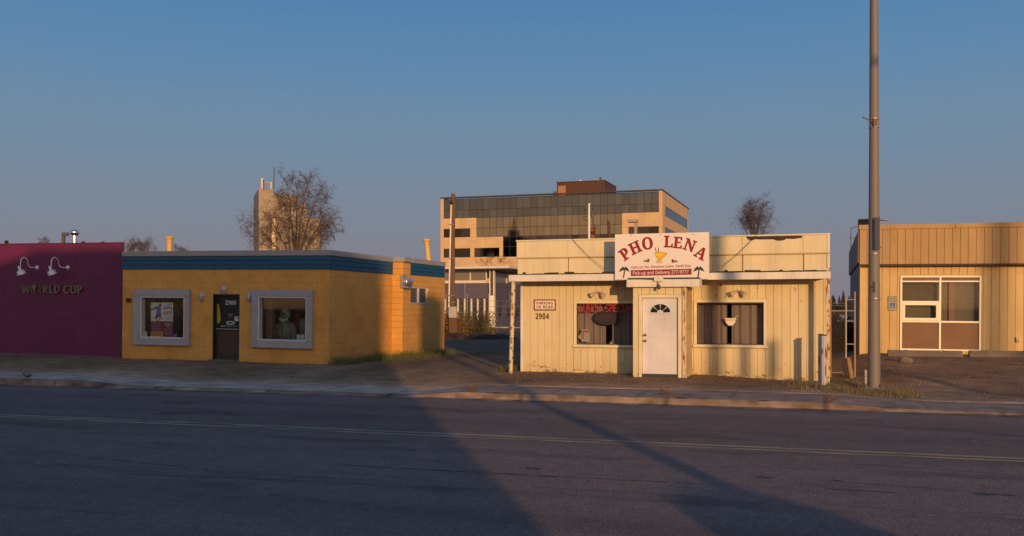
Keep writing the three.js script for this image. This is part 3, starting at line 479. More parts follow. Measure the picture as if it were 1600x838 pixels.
{
  // the big sign over the door
  const S = [onV(961, 400, 24.28)[0], onV(1108, 400, 24.28)[0], 2.63, 3.79], sv = 24.28;
  const t = thing('shop_sign', 'white board with PHO LENA in arched red letters, a yellow bowl and two palm trees', 'sign', [(S[0] + S[1]) / 2, S[2], sv]);
  const red = '#8f0a12';
  const tex = canvasTex(1200, 590, (x, w, h) => {
    x.fillStyle = '#ebe2d9'; x.fillRect(0, 0, w, h);
    const X = (p) => (p - 148) / 1022 * w, Y = (q, p) => (q - lerp(112, 80, (p - 148) / 1022)) / 510 * h;   // places read off a picture of the board
    const put = (ch, p, q, rot, s) => { x.save(); x.translate(X(p), Y(q, p)); x.rotate(rot); x.scale(0.92, 1); x.font = 'bold ' + s + 'px serif'; x.textAlign = 'center'; x.textBaseline = 'middle'; x.fillStyle = red; x.strokeStyle = red; x.lineWidth = 8; x.fillText(ch, 0, 0); x.strokeText(ch, 0, 0); x.restore(); };
    put('P', 258, 334, -0.62, 206); put('H', 373, 262, -0.42, 206); put('O', 508, 212, -0.12, 212);
    put('L', 737, 190, 0.04, 200); put('E', 838, 200, 0.12, 196); put('N', 965, 228, 0.36, 204); put('A', 1085, 312, 0.55, 204);
    // bowl on a foot, with chopsticks
    x.strokeStyle = '#2c2018'; x.lineWidth = 10; x.lineCap = 'round';
    for (const [a, b, c, d] of [[592, 258, 606, 312], [626, 258, 630, 308]]) { x.beginPath(); x.moveTo(X(a), Y(b, a)); x.lineTo(X(c), Y(d, c)); x.stroke(); }
    x.fillStyle = '#f0c414'; x.strokeStyle = '#7a4a10'; x.lineWidth = 4;
    x.beginPath(); x.moveTo(X(588), Y(312, 588)); x.quadraticCurveTo(X(600), Y(372, 600), X(640), Y(392, 640)); x.quadraticCurveTo(X(694), Y(366, 694), X(722), Y(318, 722)); x.quadraticCurveTo(X(655), Y(298, 655), X(588), Y(312, 588)); x.fill(); x.stroke();
    x.beginPath(); x.moveTo(X(618), Y(390, 618)); x.lineTo(X(660), Y(390, 660)); x.lineTo(X(664), Y(424, 664)); x.lineTo(X(604), Y(424, 604)); x.closePath(); x.fillStyle = '#e8cf8a'; x.fill(); x.stroke();
    x.fillStyle = '#4a2c10'; x.beginPath(); x.arc(X(632), Y(408, 632), 8, 0, 7); x.fill();
    x.strokeStyle = '#b0720f'; x.beginPath(); x.moveTo(X(612), Y(350, 612)); x.quadraticCurveTo(X(650), Y(376, 650), X(694), Y(338, 694)); x.stroke();
    x.fillStyle = '#c0281e'; x.beginPath(); x.arc(X(716), Y(322, 716), 7, 0, 7); x.fill();
    // flower sprigs
    for (const [p, m] of [[500, -1], [800, 1]]) { x.fillStyle = '#8f1c22'; for (const [a, b, r] of [[18, 0, 15], [24, -14, 12], [12, 12, 12], [26, 12, 9]]) { x.beginPath(); x.arc(X(p) - m * a, Y(402, p) + b, r, 0, 7); x.fill(); } x.fillStyle = '#3c3a30'; for (const [a, b, r1, r2, ro] of [[-8, -6, 15, 6, 0.6], [-22, 4, 17, 6, -0.3], [-12, 12, 12, 5, 0.2], [-36, 10, 10, 4, -0.6]]) { x.beginPath(); x.ellipse(X(p) - m * a, Y(402, p) + b, r1, r2, ro * m, 0, 7); x.fill(); } }
    // plain lettering
    x.save(); x.translate(X(330), Y(480, 330)); x.rotate(-0.016); x.font = 'bold 47px sans-serif'; x.fillStyle = '#7c1c18'; x.textBaseline = 'middle'; const a = 'Exotic Lao, Thai, Vietnamese Cuisine . Noodle Soup', mw = x.measureText(a).width; x.scale((X(976) - X(330)) / mw, 1); x.fillText(a, 0, 0); x.restore();
    x.save(); x.translate(X(325), Y(545, 325)); x.rotate(-0.014); x.fillStyle = '#8a1b30'; x.fillRect(0, -38, X(986) - X(325), 76); x.font = '60px sans-serif'; x.fillStyle = '#fff4ea'; x.textBaseline = 'middle'; const b = 'Pick-up and Delivery 277-9777', bw = x.measureText(b).width; x.translate(22, 0); x.scale((X(958) - X(347)) / bw, 1); x.fillText(b, 0, 0); x.restore();
    for (const [p, q] of [[252, 490], [1062, 472]]) {   // palms
      x.strokeStyle = '#4a2c1a'; x.lineWidth = 17; x.beginPath(); x.moveTo(X(p - 10), Y(q + 104, p)); x.quadraticCurveTo(X(p + 4), Y(q + 50, p), X(p), Y(q + 6, p)); x.stroke();
      x.fillStyle = '#1f4430'; for (let i = 0; i < 7; i++) { const an = -Math.PI * (0.02 + i / 6 * 0.96); x.save(); x.translate(X(p), Y(q, p)); x.beginPath(); x.moveTo(0, 0); const l = 72, ex = Math.cos(an) * l, ey = Math.sin(an) * l * 0.55 + 44 * Math.abs(Math.cos(an)) + 8; x.quadraticCurveTo(ex * 0.5, ey * 0.3 - 34, ex, ey); x.quadraticCurveTo(ex * 0.4, ey * 0.3 + 22, 0, 18); x.fill(); x.restore(); }
    }
  });
  const fm = mat('#ffffff', { r: 0.55 }); fm.map = tex; fm.color.setRGB(0.9, 0.88, 0.9);
  const panel = face(S[0], S[1], S[2], S[3], sv - 0.001);
  part('sign_board', B(S[0], S[1], S[2], S[3], sv, sv + 0.03, 0.002), mat([0.75, 0.7, 0.64]), t);
  part('sign_print', panel, fm, t);
  for (const [p, y] of [[0.175, 0.97], [0.49, 0.965], [0.835, 0.955], [0.485, 0.2]]) part('bolt', lathe([[0, 0], [0.014, 0], [0.01, 0.008], [0, 0.01]], 10, P3(lerp(S[0], S[1], p), lerp(S[2], S[3], y), sv - 0.001), turnTo(new THREE.Vector3(0, 0, 1))), mat([0.2, 0.15, 0.12], { m: 0.8, r: 0.5 }), t);
  part('strut', [rod(P3(S[0] + 0.3, 3.2, sv + 0.03), P3(S[0] + 0.3, 3.35, VF - 0.05), 0.02), rod(P3(S[1] - 0.3, 3.2, sv + 0.03), P3(S[1] - 0.3, 3.35, VF - 0.05), 0.02)], dark, t);
  // stay cables from the parapet top down to the sign
  const cab = (a, b, va, vb, label) => { const p = onV(a[0], a[1], va), q = onV(b[0], b[1], vb), c = thing('stay_cable', label, 'cable', [p[0], p[1], va]); const pts = []; for (let i = 0; i <= 8; i++) { const k = i / 8; pts.push(P3(lerp(p[0], q[0], k), lerp(p[1], q[1], k) - 0.05 * Math.sin(k * 3.14), lerp(va, vb, k))); } part('cable', tube(pts, 0.006, 20, 6), mat([0.06, 0.045, 0.035]), c); };
  cab([892, 372], [946, 421], VF - 0.07, VF - 0.2, 'dark stay cable slanting across the parapet left of the big sign');
  cab([1182, 367], [1127, 418], VF - 0.07, VF - 0.2, 'dark stay cable slanting across the parapet right of the big sign');
  // junction box with a lamp holder hanging from the sign's lower edge
  const j = box4([1022, 431.5], [1036, 439.5], 23.83), jb = thing('junction_box', 'small white junction box with a hanging lamp holder under the big sign', 'junction box', [j[0], j[2], 23.86]);
  part('box', B(j[0], j[1], j[2], j[3], 23.83, 23.9, 0.006), mat([0.7, 0.64, 0.52], { r: 0.5 }), jb);
  const jc = (j[0] + j[1]) / 2;
  part('knockout', lathe([[0, 0], [0.012, 0], [0, 0.003]], 8, P3(jc, (j[2] + j[3]) / 2 + 0.01, 23.829), turnTo(new THREE.Vector3(0, 0, 1))), dark, jb);
  part('arm', tube([P3(jc, j[2], 23.86), P3(jc + 0.005, j[2] - 0.05, 23.83), P3(jc + 0.012, j[2] - 0.09, 23.8)], 0.02, 8, 8), mat([0.4, 0.34, 0.26], { r: 0.5 }), jb);
  part('lamp_holder', lathe([[0, 0], [0.035, 0.0], [0.04, 0.05], [0.03, 0.1], [0, 0.11]], 14, P3(jc + 0.014, j[2] - 0.2, 23.8)), mat([0.05, 0.045, 0.04], { r: 0.5 }), jb);
  part('conduit', rod(P3(j[0] - 0.3, j[2] + 0.06, 23.89), P3(j[0], j[2] + 0.05, 23.87), 0.014), mat([0.12, 0.09, 0.07]), jb);
  // twin flood lamps over each window
  const flood = (px, py) => {
    const c = onV(px, py, VF - 0.05);
    const f = thing('flood_lamp', px < 1000 ? 'twin flood lamp over the window with red lettering' : 'twin flood lamp over the right-hand restaurant window', 'flood lamp', [c[0], c[1], VF]);
    const met = mat([0.55, 0.47, 0.38], { m: 0.2, r: 0.4 });
    part('mount', lathe([[0, 0], [0.05, 0], [0.045, 0.025], [0, 0.03]], 14, P3(c[0], c[1], VF), turnTo(new THREE.Vector3(0, 0, 1))), met, f);
    for (const s of [-1, 1]) {
      const d = new THREE.Vector3(s * 0.72, -0.5, 0.5).normalize(), o = P3(c[0] + s * 0.06, c[1] - 0.01, VF - 0.07);
      part('arm', rod(P3(c[0], c[1], VF - 0.02), o, 0.012), met, f);
      const h = part('lamp_head', lathe([[0, -0.03], [0.035, -0.02], [0.042, 0.05], [0.07, 0.12], [0.075, 0.15], [0.066, 0.15], [0.055, 0.11], [0, 0.1]], 18, o.clone().addScaledVector(d, 0.02), turnTo(d)), met, f);
      part('lens', lathe([[0, 0.155], [0.05, 0.147], [0.064, 0.138]], 16, o.clone().addScaledVector(d, 0.02), turnTo(d)), mat([0.5, 0.45, 0.4], { r: 0.15 }), h);
    }
  };
  flood(934, 457); flood(1153, 455);
  // PARKING IN REAR and the street number
  const q = box4([834, 468], [868.5, 485.5], VF - 0.02), ps = thing('parking_sign', 'white PARKING IN REAR sign with a red brown border on the cream planks', 'sign', [q[0], q[2], VF - 0.02]);
  const pt = canvasTex(350, 178, (x, w, h) => { x.fillStyle = '#e9d8c8'; x.fillRect(0, 0, w, h); x.strokeStyle = '#7c2614'; x.lineWidth = 24; x.strokeRect(8, 8, w - 16, h - 16); x.fillStyle = '#4a1c10'; x.font = 'bold 66px sans-serif'; x.textAlign = 'center'; x.textBaseline = 'middle'; for (const [s, y] of [['PARKING', 60], ['IN REAR', 122]]) { x.save(); x.translate(w / 2, y); x.scale(270 / x.measureText(s).width, 1); x.fillText(s, 0, 0); x.restore(); } });
  const pm = mat('#ffffff', { r: 0.6 }); pm.map = pt;
  part('sign_board', B(q[0], q[1], q[2], q[3], VF - 0.02, VF - 0.004, 0.002), mat([0.6, 0.5, 0.42]), ps);
  part('sign_print', face(q[0], q[1], q[2], q[3], VF - 0.0215), pm, ps);
  const h0 = onV(837, 499, VF - 0.01), h1 = onV(859, 490, VF - 0.01), hn = thing('house_number', 'dark street number 2904 on the cream planks below the parking sign', 'house number', [h0[0], h0[1], VF - 0.01]);
  const nm = letters('2904', h1[1] - h0[1], 0.012, 0, 0, 0, 2); nm.list.forEach((g) => { g.scale((h1[0] - h0[0]) / nm.w, 1, 1); g.translate(h0[0], h0[1], -(VF - 0.002)); part('digit', g, mat([0.045, 0.025, 0.015]), hn); });
  // on the roof: mast, chimney, post
  const m0 = at(920.5, 374, 27.2), m1 = at(920.5, 318, 27.2), ma = thing('antenna_mast', 'slim white mast with wires on the restaurant roof', 'mast', [m0.u, 3.25, m0.v]);
  part('mast', rod(P3(m0.u, 3.25, m0.v), P3(m1.u, m1.y, m1.v), 0.035, 0.03, 10), mat([0.75, 0.7, 0.62], { r: 0.5 }), ma);
  part('bracket', [rod(P3(m0.u - 0.16, m1.y - 0.2, m0.v), P3(m0.u + 0.13, m1.y - 0.14, m0.v), 0.009), rod(P3(m0.u - 0.01, m1.y - 0.08, m0.v), P3(m0.u + 0.05, m1.y - 0.08, m0.v), 0.02)], dark, ma);
  part('wire', [tube([P3(m0.u, m1.y - 0.1, m0.v), P3(m0.u + 0.1, m1.y - 0.38, m0.v), P3(m0.u + 0.22, m1.y - 0.28, m0.v)], 0.007, 10, 5), tube([P3(m0.u, m1.y - 0.35, m0.v), P3(m0.u - 0.2, m1.y - 0.4, m0.v), P3(m0.u - 0.02, m1.y - 0.5, m0.v)], 0.007, 10, 5), tube([P3(m0.u, m1.y - 0.2, m0.v), P3(m0.u + 0.14, m1.y - 0.6, m0.v), P3(m0.u + 0.2, 3.3, m0.v)], 0.008, 10, 5)], dark, ma);
  const k = at(926.5, 357, 27.6), kc = thing('chimney', 'short square rust brown chimney beside the white mast', 'chimney', [k.u, 3.25, k.v]);
  part('flue', B(k.u - 0.065, k.u + 0.065, 3.25, k.y, k.v - 0.06, k.v + 0.06, 0.006), mat([0.3, 0.12, 0.05], { r: 0.8, map: T.rust, size: 1.5 }), kc);
  part('cap', B(k.u - 0.08, k.u + 0.08, k.y, k.y + 0.02, k.v - 0.08, k.v + 0.08, 0.004), mat([0.2, 0.09, 0.05]), kc);
  const w = at(952, 345, 28.4), wt = thing('roof_post', 'dark leaning post on the restaurant roof, left of the big sign', 'post', [w.u, 3.25, w.v]);
  part('post', rod(P3(w.u + 0.05, 3.25, w.v), P3(w.u - 0.02, w.y, w.v), 0.06, 0.04, 6), mat([0.1, 0.05, 0.03], { r: 0.9 }), wt);
  const rv = at(1118, 365.5, 25.6), rvt = thing('roof_vent', 'low grey vent box on the parapet right of the big sign', 'vent', [rv.u, 3.7, rv.v]);
  part('vent_body', B(rv.u - 0.11, rv.u + 0.11, 3.7, 3.79, rv.v - 0.1, rv.v + 0.1, 0.01), mat([0.2, 0.18, 0.17]), rvt); part('vent_lid', B(rv.u - 0.13, rv.u + 0.13, 3.79, 3.805, rv.v - 0.12, rv.v + 0.12, 0.004), mat([0.15, 0.13, 0.12]), rvt);
}

// ---------- the mustard block shop
const alu = mat([0.45, 0.45, 0.5], { m: 0.0, r: 0.45, map: T.paint, size: 0.9 });
const greyTrim = mat([0.36, 0.35, 0.39], { r: 0.6, map: T.streak, size: 1.2 });
const coping = mat([0.33, 0.31, 0.31], { r: 0.55, map: T.streak, size: 1.5 });
const mustard = [[0.7, 0.355, 0.085], [0.69, 0.348, 0.083], [0.71, 0.362, 0.088], [0.695, 0.351, 0.084]].map((c) => mat(c, { map: T.paint, size: 1.9, bump: T.block, bsize: 0.5, b: 0.004, r: 0.8 }));
const blueSlat = mat([0.006, 0.08, 0.165], { map: T.streak, size: [1.6, 1.2], r: 0.6 });
const blackGlass = mat([0.012, 0.013, 0.014], { r: 0.06 });
const white = mat([0.7, 0.7, 0.7], { r: 0.6 });
const printMat = (t, k = 0.8) => { const m = mat('#ffffff', { r: 0.6 }); m.map = t; m.color.setRGB(k, k, k); return m; };
const VS = 26, SU = onV(513, 500, VS)[0], SL = onV(190, 500, VS)[0];
const shop = thing('block_shop', 'mustard concrete block shop with a blue band, grey boxed display windows and a black door', 'shop', [SU, 0.2, VS]);
const STOP = 3.66, BAND0 = 3.07, BAND1 = 3.49, RU = SU + 0.41, VSTEP = 30.42, VB = 34.15;
const boxF = (a, b, v) => box4(a, b, v);
const tilt = 0.0125, lift = (r, u) => r + (SU - u) * tilt;   // the shop's roof and floor rise a little to the left
{
  const raw = (o) => { const c = (o[0] + o[1]) / 2, s = -(SU - c) * tilt; return [o[0], o[1], o[2] + s, o[3] + s]; };
  const FV = VS - 0.13;
  const F1 = raw(box4([206.5, 452.4], [293.5, 540.6], FV)), I1 = raw(box4([217, 463.5], [286.5, 529.5], FV)), F2 = raw(box4([391.5, 453.6], [486, 545.3], FV)), I2 = raw(box4([401, 463.6], [477.5, 533.6], FV)), D = raw(box4([331.5, 460], [373, 562.5], VS));
  const floor = 0.17;
  const openings = [I1, I2, [D[0], D[1], D[2] - 0.02, D[3]]];
  part('front_wall', cut([[SL, SU - 0.03, floor - 0.3, BAND0]], openings).map(([a, b, c, d]) => B(a, b, c, d, VS + 0.03, VS + 0.1, 0.001)), mustard[3], shop);
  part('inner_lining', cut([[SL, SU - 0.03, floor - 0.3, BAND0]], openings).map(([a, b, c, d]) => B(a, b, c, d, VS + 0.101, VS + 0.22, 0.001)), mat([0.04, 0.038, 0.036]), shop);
  const r = rng(41); let count = 0; const rest = [];
  const CH = 0.2027, y0 = BAND0 - 15 * CH;
  const courses = (len, put) => { for (let j = 0; j < 15; j++) { const off = j % 2 ? -0.2 : 0; for (let x = off; x < len; x += 0.4) put(Math.max(x, 0), Math.min(x + 0.4, len), y0 + j * CH, y0 + (j + 1) * CH); } };
  const small = 0.0015;
  courses(SU - SL, (a, b, c, d) => { for (const q of cut([[SU - b, SU - a, c, d]], openings)) if (q[1] - q[0] > 0.02 && q[3] - q[2] > 0.02) { part('block', B(q[0] + small, q[1] - small, q[2] + small, q[3] - small, VS - 0.002 * r(), VS + 0.03, 0.004), mustard[Math.floor(r() * 4)], shop); count++; } });
  const side = (u, va, vb, open = []) => courses(vb - va, (a, b, c, d) => { for (const q of cut([[va + a, va + b, c, d]], open)) if (q[1] - q[0] > 0.02 && q[3] - q[2] > 0.02) { const g = B(u - 0.03, u + 0.002 * r(), q[2] + small, q[3] - small, q[0] + small, q[1] - small, 0.004); if (count < 298) { part('block', g, mustard[Math.floor(r() * 4)], shop); count++; } else rest.push(g); } });
  const w0 = onU(640.5, 450, RU), w1 = onU(668, 450, RU), WS = [w0[0], w1[0], onU(654, 473, RU)[1], onU(654, 448.5, RU)[1]];
  side(SU, VS + 0.003, VSTEP);
  side(RU, VSTEP + 0.003, VB, [WS]);
  // the step face, sunlit
  for (let j = 0; j < 17; j++) { const g = B(SU + 0.004, RU - 0.001, y0 + j * CH + small, Math.min(y0 + (j + 1) * CH, 3.5) - small, VSTEP - 0.002, VSTEP + 0.03, 0.008); rest.push(g); }
  for (let j = 15; j < 17; j++) rest.push(B(RU - 0.03, RU + 0.001, y0 + j * CH + small, Math.min(y0 + (j + 1) * CH, 3.5) - small, VSTEP + 0.005, VSTEP + 0.62, 0.008));
  part('block_courses', rest, mustard[0], shop, { kind: 'stuff' });
  for (const g of [B(SU - 0.2, SU - 0.031, -0.1, 3.49, VS + 0.23, VSTEP, 0.001), B(SU - 0.2, RU - 0.031, -0.1, 3.49, VSTEP + 0.031, VSTEP + 0.2, 0.001), ...cut([[VSTEP + 0.201, VB, -0.1, 3.49]], [WS]).map(([a, b, c, d]) => B(RU - 0.2, RU - 0.031, c, d, a, b, 0.001))]) part('side_wall', g, mustard[3], shop);
  part('rear_wall', [B(SL, RU - 0.03, -0.1, 3.49, VB + 0.001, VB + 0.2, 0.001), B(SL, SL + 0.2, -0.1, 3.49, VS + 0.23, VB, 0.001)], mustard[3], shop);
  part('roof', B(SL + 0.05, SU - 0.15, 3.3, 3.42, VS + 0.2, VB - 0.01, 0.001), tarRoof, shop);
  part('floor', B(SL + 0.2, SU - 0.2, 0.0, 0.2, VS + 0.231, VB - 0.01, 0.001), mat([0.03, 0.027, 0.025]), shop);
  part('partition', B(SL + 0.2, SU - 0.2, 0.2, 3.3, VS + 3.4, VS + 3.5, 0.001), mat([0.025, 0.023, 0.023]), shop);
  // blue lap band: three slats on each face, and the metal coping
  const sl = (BAND1 - BAND0) / 3;
  for (let i = 0; i < 3; i++) { const a = BAND0 + i * sl + 0.003, b = BAND0 + (i + 1) * sl - 0.003, o = 0.012; part('slat', B(SL, SU + 0.03, a, b, VS - 0.035 + o * 0, VS + 0.02, 0.007), blueSlat, shop); part('slat', B(SU - 0.02, SU + 0.035, a, b, VS + 0.021, VSTEP - 0.005, 0.007), blueSlat, shop); part('slat', B(RU - 0.02, RU + 0.035, a + 0.0, b, VSTEP + 0.62, VB + 0.03, 0.007), blueSlat, shop); }
  part('band_backing', [B(SL, SU - 0.021, BAND0 + 0.001, BAND1, VS + 0.021, VS + 0.2, 0.001), B(SU - 0.15, SU - 0.021, BAND0, BAND1, VS + 0.201, VSTEP, 0.001)], mustard[3], shop);
  part('coping', [B(SL, SU + 0.06, BAND1, STOP, VS - 0.06, VS + 0.25, 0.012), B(SU - 0.2, SU + 0.06, BAND1 + 0.001, STOP - 0.001, VS + 0.251, VSTEP - 0.02, 0.012), B(SU - 0.2, RU + 0.06, BAND1 + 0.012, STOP + 0.012, VSTEP - 0.03, VSTEP + 0.64, 0.012), B(RU - 0.2, RU + 0.06, BAND1, STOP, VSTEP + 0.641, VB + 0.05, 0.012), B(SL, RU - 0.21, BAND1, STOP, VB - 0.2, VB + 0.049, 0.012)], coping, shop);
  // boxed display windows
  for (const [Fr, In] of [[F1, I1], [F2, I2]]) {
    const w = part('window', [B(Fr[0], Fr[1], In[3], Fr[3], FV, VS - 0.001, 0.012), B(Fr[0], Fr[1], Fr[2], In[2], FV, VS - 0.001, 0.012), B(Fr[0], In[0], In[2] + 0.001, In[3] - 0.001, FV + 0.001, VS - 0.001, 0.012), B(In[1], Fr[1], In[2] + 0.001, In[3] - 0.001, FV + 0.001, VS - 0.001, 0.012)], greyTrim, shop);
    const f = 0.045;
    part('inner_frame', [B(In[0], In[1], In[3] - f, In[3], FV + 0.02, VS + 0.1, 0.006), B(In[0], In[1], In[2], In[2] + f, FV + 0.02, VS + 0.1, 0.006), B(In[0], In[0] + f, In[2] + f, In[3] - f, FV + 0.021, VS + 0.1, 0.006), B(In[1] - f, In[1], In[2] + f, In[3] - f, FV + 0.021, VS + 0.1, 0.006)], mat([0.55, 0.56, 0.58], { m: 0.3, r: 0.4 }), w);
    part('pane', face(In[0] + f, In[1] - f, In[2] + f, In[3] - f, VS + 0.02), glass(), w);
    part('reveal', B(In[0] + 0.002, In[0] + 0.24, In[2] + f, In[3] - f, VS + 0.32, VS + 0.5, 0.004), mat([0.2, 0.12, 0.06], { map: T.wood, size: 0.5 }), w);
  }
  // door: black frame, glazed upper half, brown kick panel
  const dv = VS + 0.1, fr = 0.075, dm = mat([0.02, 0.017, 0.016], { r: 0.45 }), mid = lerp(D[2], D[3], 0.465);
  const door = part('door', [B(D[0], D[0] + fr, D[2], D[3], dv, dv + 0.06), B(D[1] - fr, D[1], D[2], D[3], dv, dv + 0.06), B(D[0] + fr, D[1] - fr, D[3] - fr, D[3], dv + 0.001, dv + 0.06), B(D[0] + fr, D[1] - fr, D[2], D[2] + 0.14, dv + 0.001, dv + 0.06), B(D[0] + fr, D[1] - fr, mid - 0.03, mid + 0.03, dv + 0.001, dv + 0.06)], dm, shop);
  part('pane', B(D[0] + fr, D[1] - fr, mid + 0.03, D[3] - fr, dv + 0.03, dv + 0.036, 0.001), blackGlass, door);
  part('kick_panel', B(D[0] + fr, D[1] - fr, D[2] + 0.14, mid - 0.03, dv + 0.025, dv + 0.045, 0.004), mat([0.045, 0.028, 0.02], { r: 0.5, map: T.streak, size: 0.8 }), door);
  part('push_bar', rod(P3(D[0] + fr, mid + 0.0, dv - 0.03), P3(D[1] - fr, mid + 0.0, dv - 0.03), 0.014), mat([0.5, 0.48, 0.46], { m: 0.8, r: 0.4 }), door);
  part('door_frame', [B(D[0] - 0.001, D[0] + 0.03, D[2], D[3], VS - 0.005, dv - 0.001), B(D[1] - 0.03, D[1] + 0.001, D[2], D[3], VS - 0.005, dv - 0.001), B(D[0] + 0.0301, D[1] - 0.0301, D[3] - 0.03, D[3] + 0.001, VS - 0.005, dv - 0.001)], dm, shop);
  part('threshold', B(D[0] - 0.02, D[1] + 0.02, D[2] - 0.12, D[2] - 0.001, VS - 0.2, VS + 0.2, 0.01), mat([0.2, 0.19, 0.18], { map: T.concrete, size: 1 }), shop);
  // print on the door: number, logo ellipse, name and stickers
  const pv = dv + 0.029, dx = (p) => lerp(D[0], D[1], (p - 200) / 272), dy = (p) => lerp(D[3], D[2], (p - 130) / 660);
  const tx = canvasTex(272, 380, (x) => {
    x.clearRect(0, 0, 272, 380); x.fillStyle = '#0b0c0d'; x.fillRect(0, 0, 272, 380); x.textAlign = 'center'; x.textBaseline = 'middle';
    x.fillStyle = '#d8dce0'; x.font = 'bold 66px serif'; x.save(); x.translate(158, 66); x.scale(0.78, 1); x.fillText('2906', 0, 0); x.restore();
    x.fillStyle = '#25252a'; x.fillRect(122, 176, 74, 62); x.fillStyle = '#8d9096'; x.font = 'bold 15px sans-serif'; x.fillRect(134, 190, 50, 9); x.fillRect(150, 208, 14, 16);
    x.strokeStyle = '#c9ced2'; x.lineWidth = 12; x.beginPath(); x.ellipse(158, 284, 38, 15, 0, 0, 7); x.stroke();
    x.fillStyle = '#b7bcc0'; x.font = 'bold 22px sans-serif'; const s = 'OAKLEY'; for (let i = 0; i < 6; i++) x.fillText(s[i], 100 + i * 24, 318);
    x.fillStyle = '#b02020'; x.fillRect(50, 314, 12, 10); x.fillStyle = '#d8d8d8'; x.fillRect(64, 316, 20, 10);
    x.fillStyle = '#e6eef0'; x.fillRect(200, 214, 62, 50); x.fillStyle = '#3c4650'; x.fillRect(210, 222, 42, 10); for (let i = 0; i < 2; i++) x.fillRect(206, 244 + i * 8, 48, 2);
  });
  part('door_print', face(dx(230), dx(470) - 0.001, dy(510), D[3] - fr, pv - 0.001), printMat((() => { tx.repeat.set(240 / 272, 1); tx.offset.set(30 / 272, 0); return tx; })(), 0.8), door);
  // vents, wall lamp hood and small window of the side wall
  const pipe = (px, py, d, label) => { const q = at(px, py, d); part('vent_pipe', [rod(P3(q.u, 3.3, q.v), P3(q.u, q.y - 0.1, q.v), 0.1, 0.095, 14), lathe([[0, 0.16], [0.13, 0.15], [0.155, 0.11], [0.14, 0.06], [0.105, 0.04], [0.105, 0], [0.12, -0.02], [0.095, -0.05]], 16, P3(q.u, q.y - 0.16, q.v))], mat([0.62, 0.4, 0.12], { r: 0.6, map: T.streak, size: 0.7 }), shop); };
  pipe(262.5, 373, 33.5); 
  { const q = at(664.5, 373, 36.2), b = at(669.5, 408, 36.2); part('vent_pipe', [rod(P3(b.u, 3.3, b.v), P3(q.u, q.y - 0.1, q.v), 0.1, 0.095, 14), lathe([[0, 0.16], [0.13, 0.15], [0.155, 0.11], [0.14, 0.06], [0.105, 0.04], [0.105, 0], [0.12, -0.02], [0.095, -0.05]], 16, P3(q.u, q.y - 0.16, q.v))], mat([0.62, 0.4, 0.12], { r: 0.6 }), shop); }
  const sw = part('window', [B(RU - 0.05, RU + 0.012, WS[2] - 0.06, WS[2] + 0.01, WS[0] - 0.06, WS[1] + 0.06, 0.006)], greyTrim, shop);
  const wv = (WS[0] + WS[1]) / 2;
  part('frame', [B(RU - 0.12, RU - 0.03, WS[2] + 0.011, WS[3], WS[0], WS[0] + 0.05), B(RU - 0.12, RU - 0.03, WS[2] + 0.011, WS[3], WS[1] - 0.05, WS[1]), B(RU - 0.12, RU - 0.03, WS[2] + 0.011, WS[3], wv - 0.04, wv + 0.04), B(RU - 0.119, RU - 0.031, WS[3] - 0.05, WS[3], WS[0] + 0.051, WS[1] - 0.051)], mat([0.62, 0.58, 0.5], { r: 0.5 }), sw);
  for (const [a, b] of [[WS[0] + 0.05, wv - 0.04], [wv + 0.04, WS[1] - 0.05]]) { const g = B(RU - 0.09, RU - 0.085, WS[2] + 0.01, WS[3] - 0.05, a, b, 0.001); part('pane', g, mat([0.06, 0.055, 0.05], { r: 0.1 }), sw); const bl = []; for (let y = WS[2] + 0.06; y < WS[3] - 0.06; y += 0.065) bl.push(B(RU - 0.085, RU - 0.078, y, y + 0.04, a + 0.02, b - 0.02, 0.002)); part('blind', bl, mat([0.12, 0.1, 0.09], { r: 0.7 }), sw); }
  shop.rotation.z = -tilt;
}
const onShop = (px, py, v = VS) => onV(px, py, v);
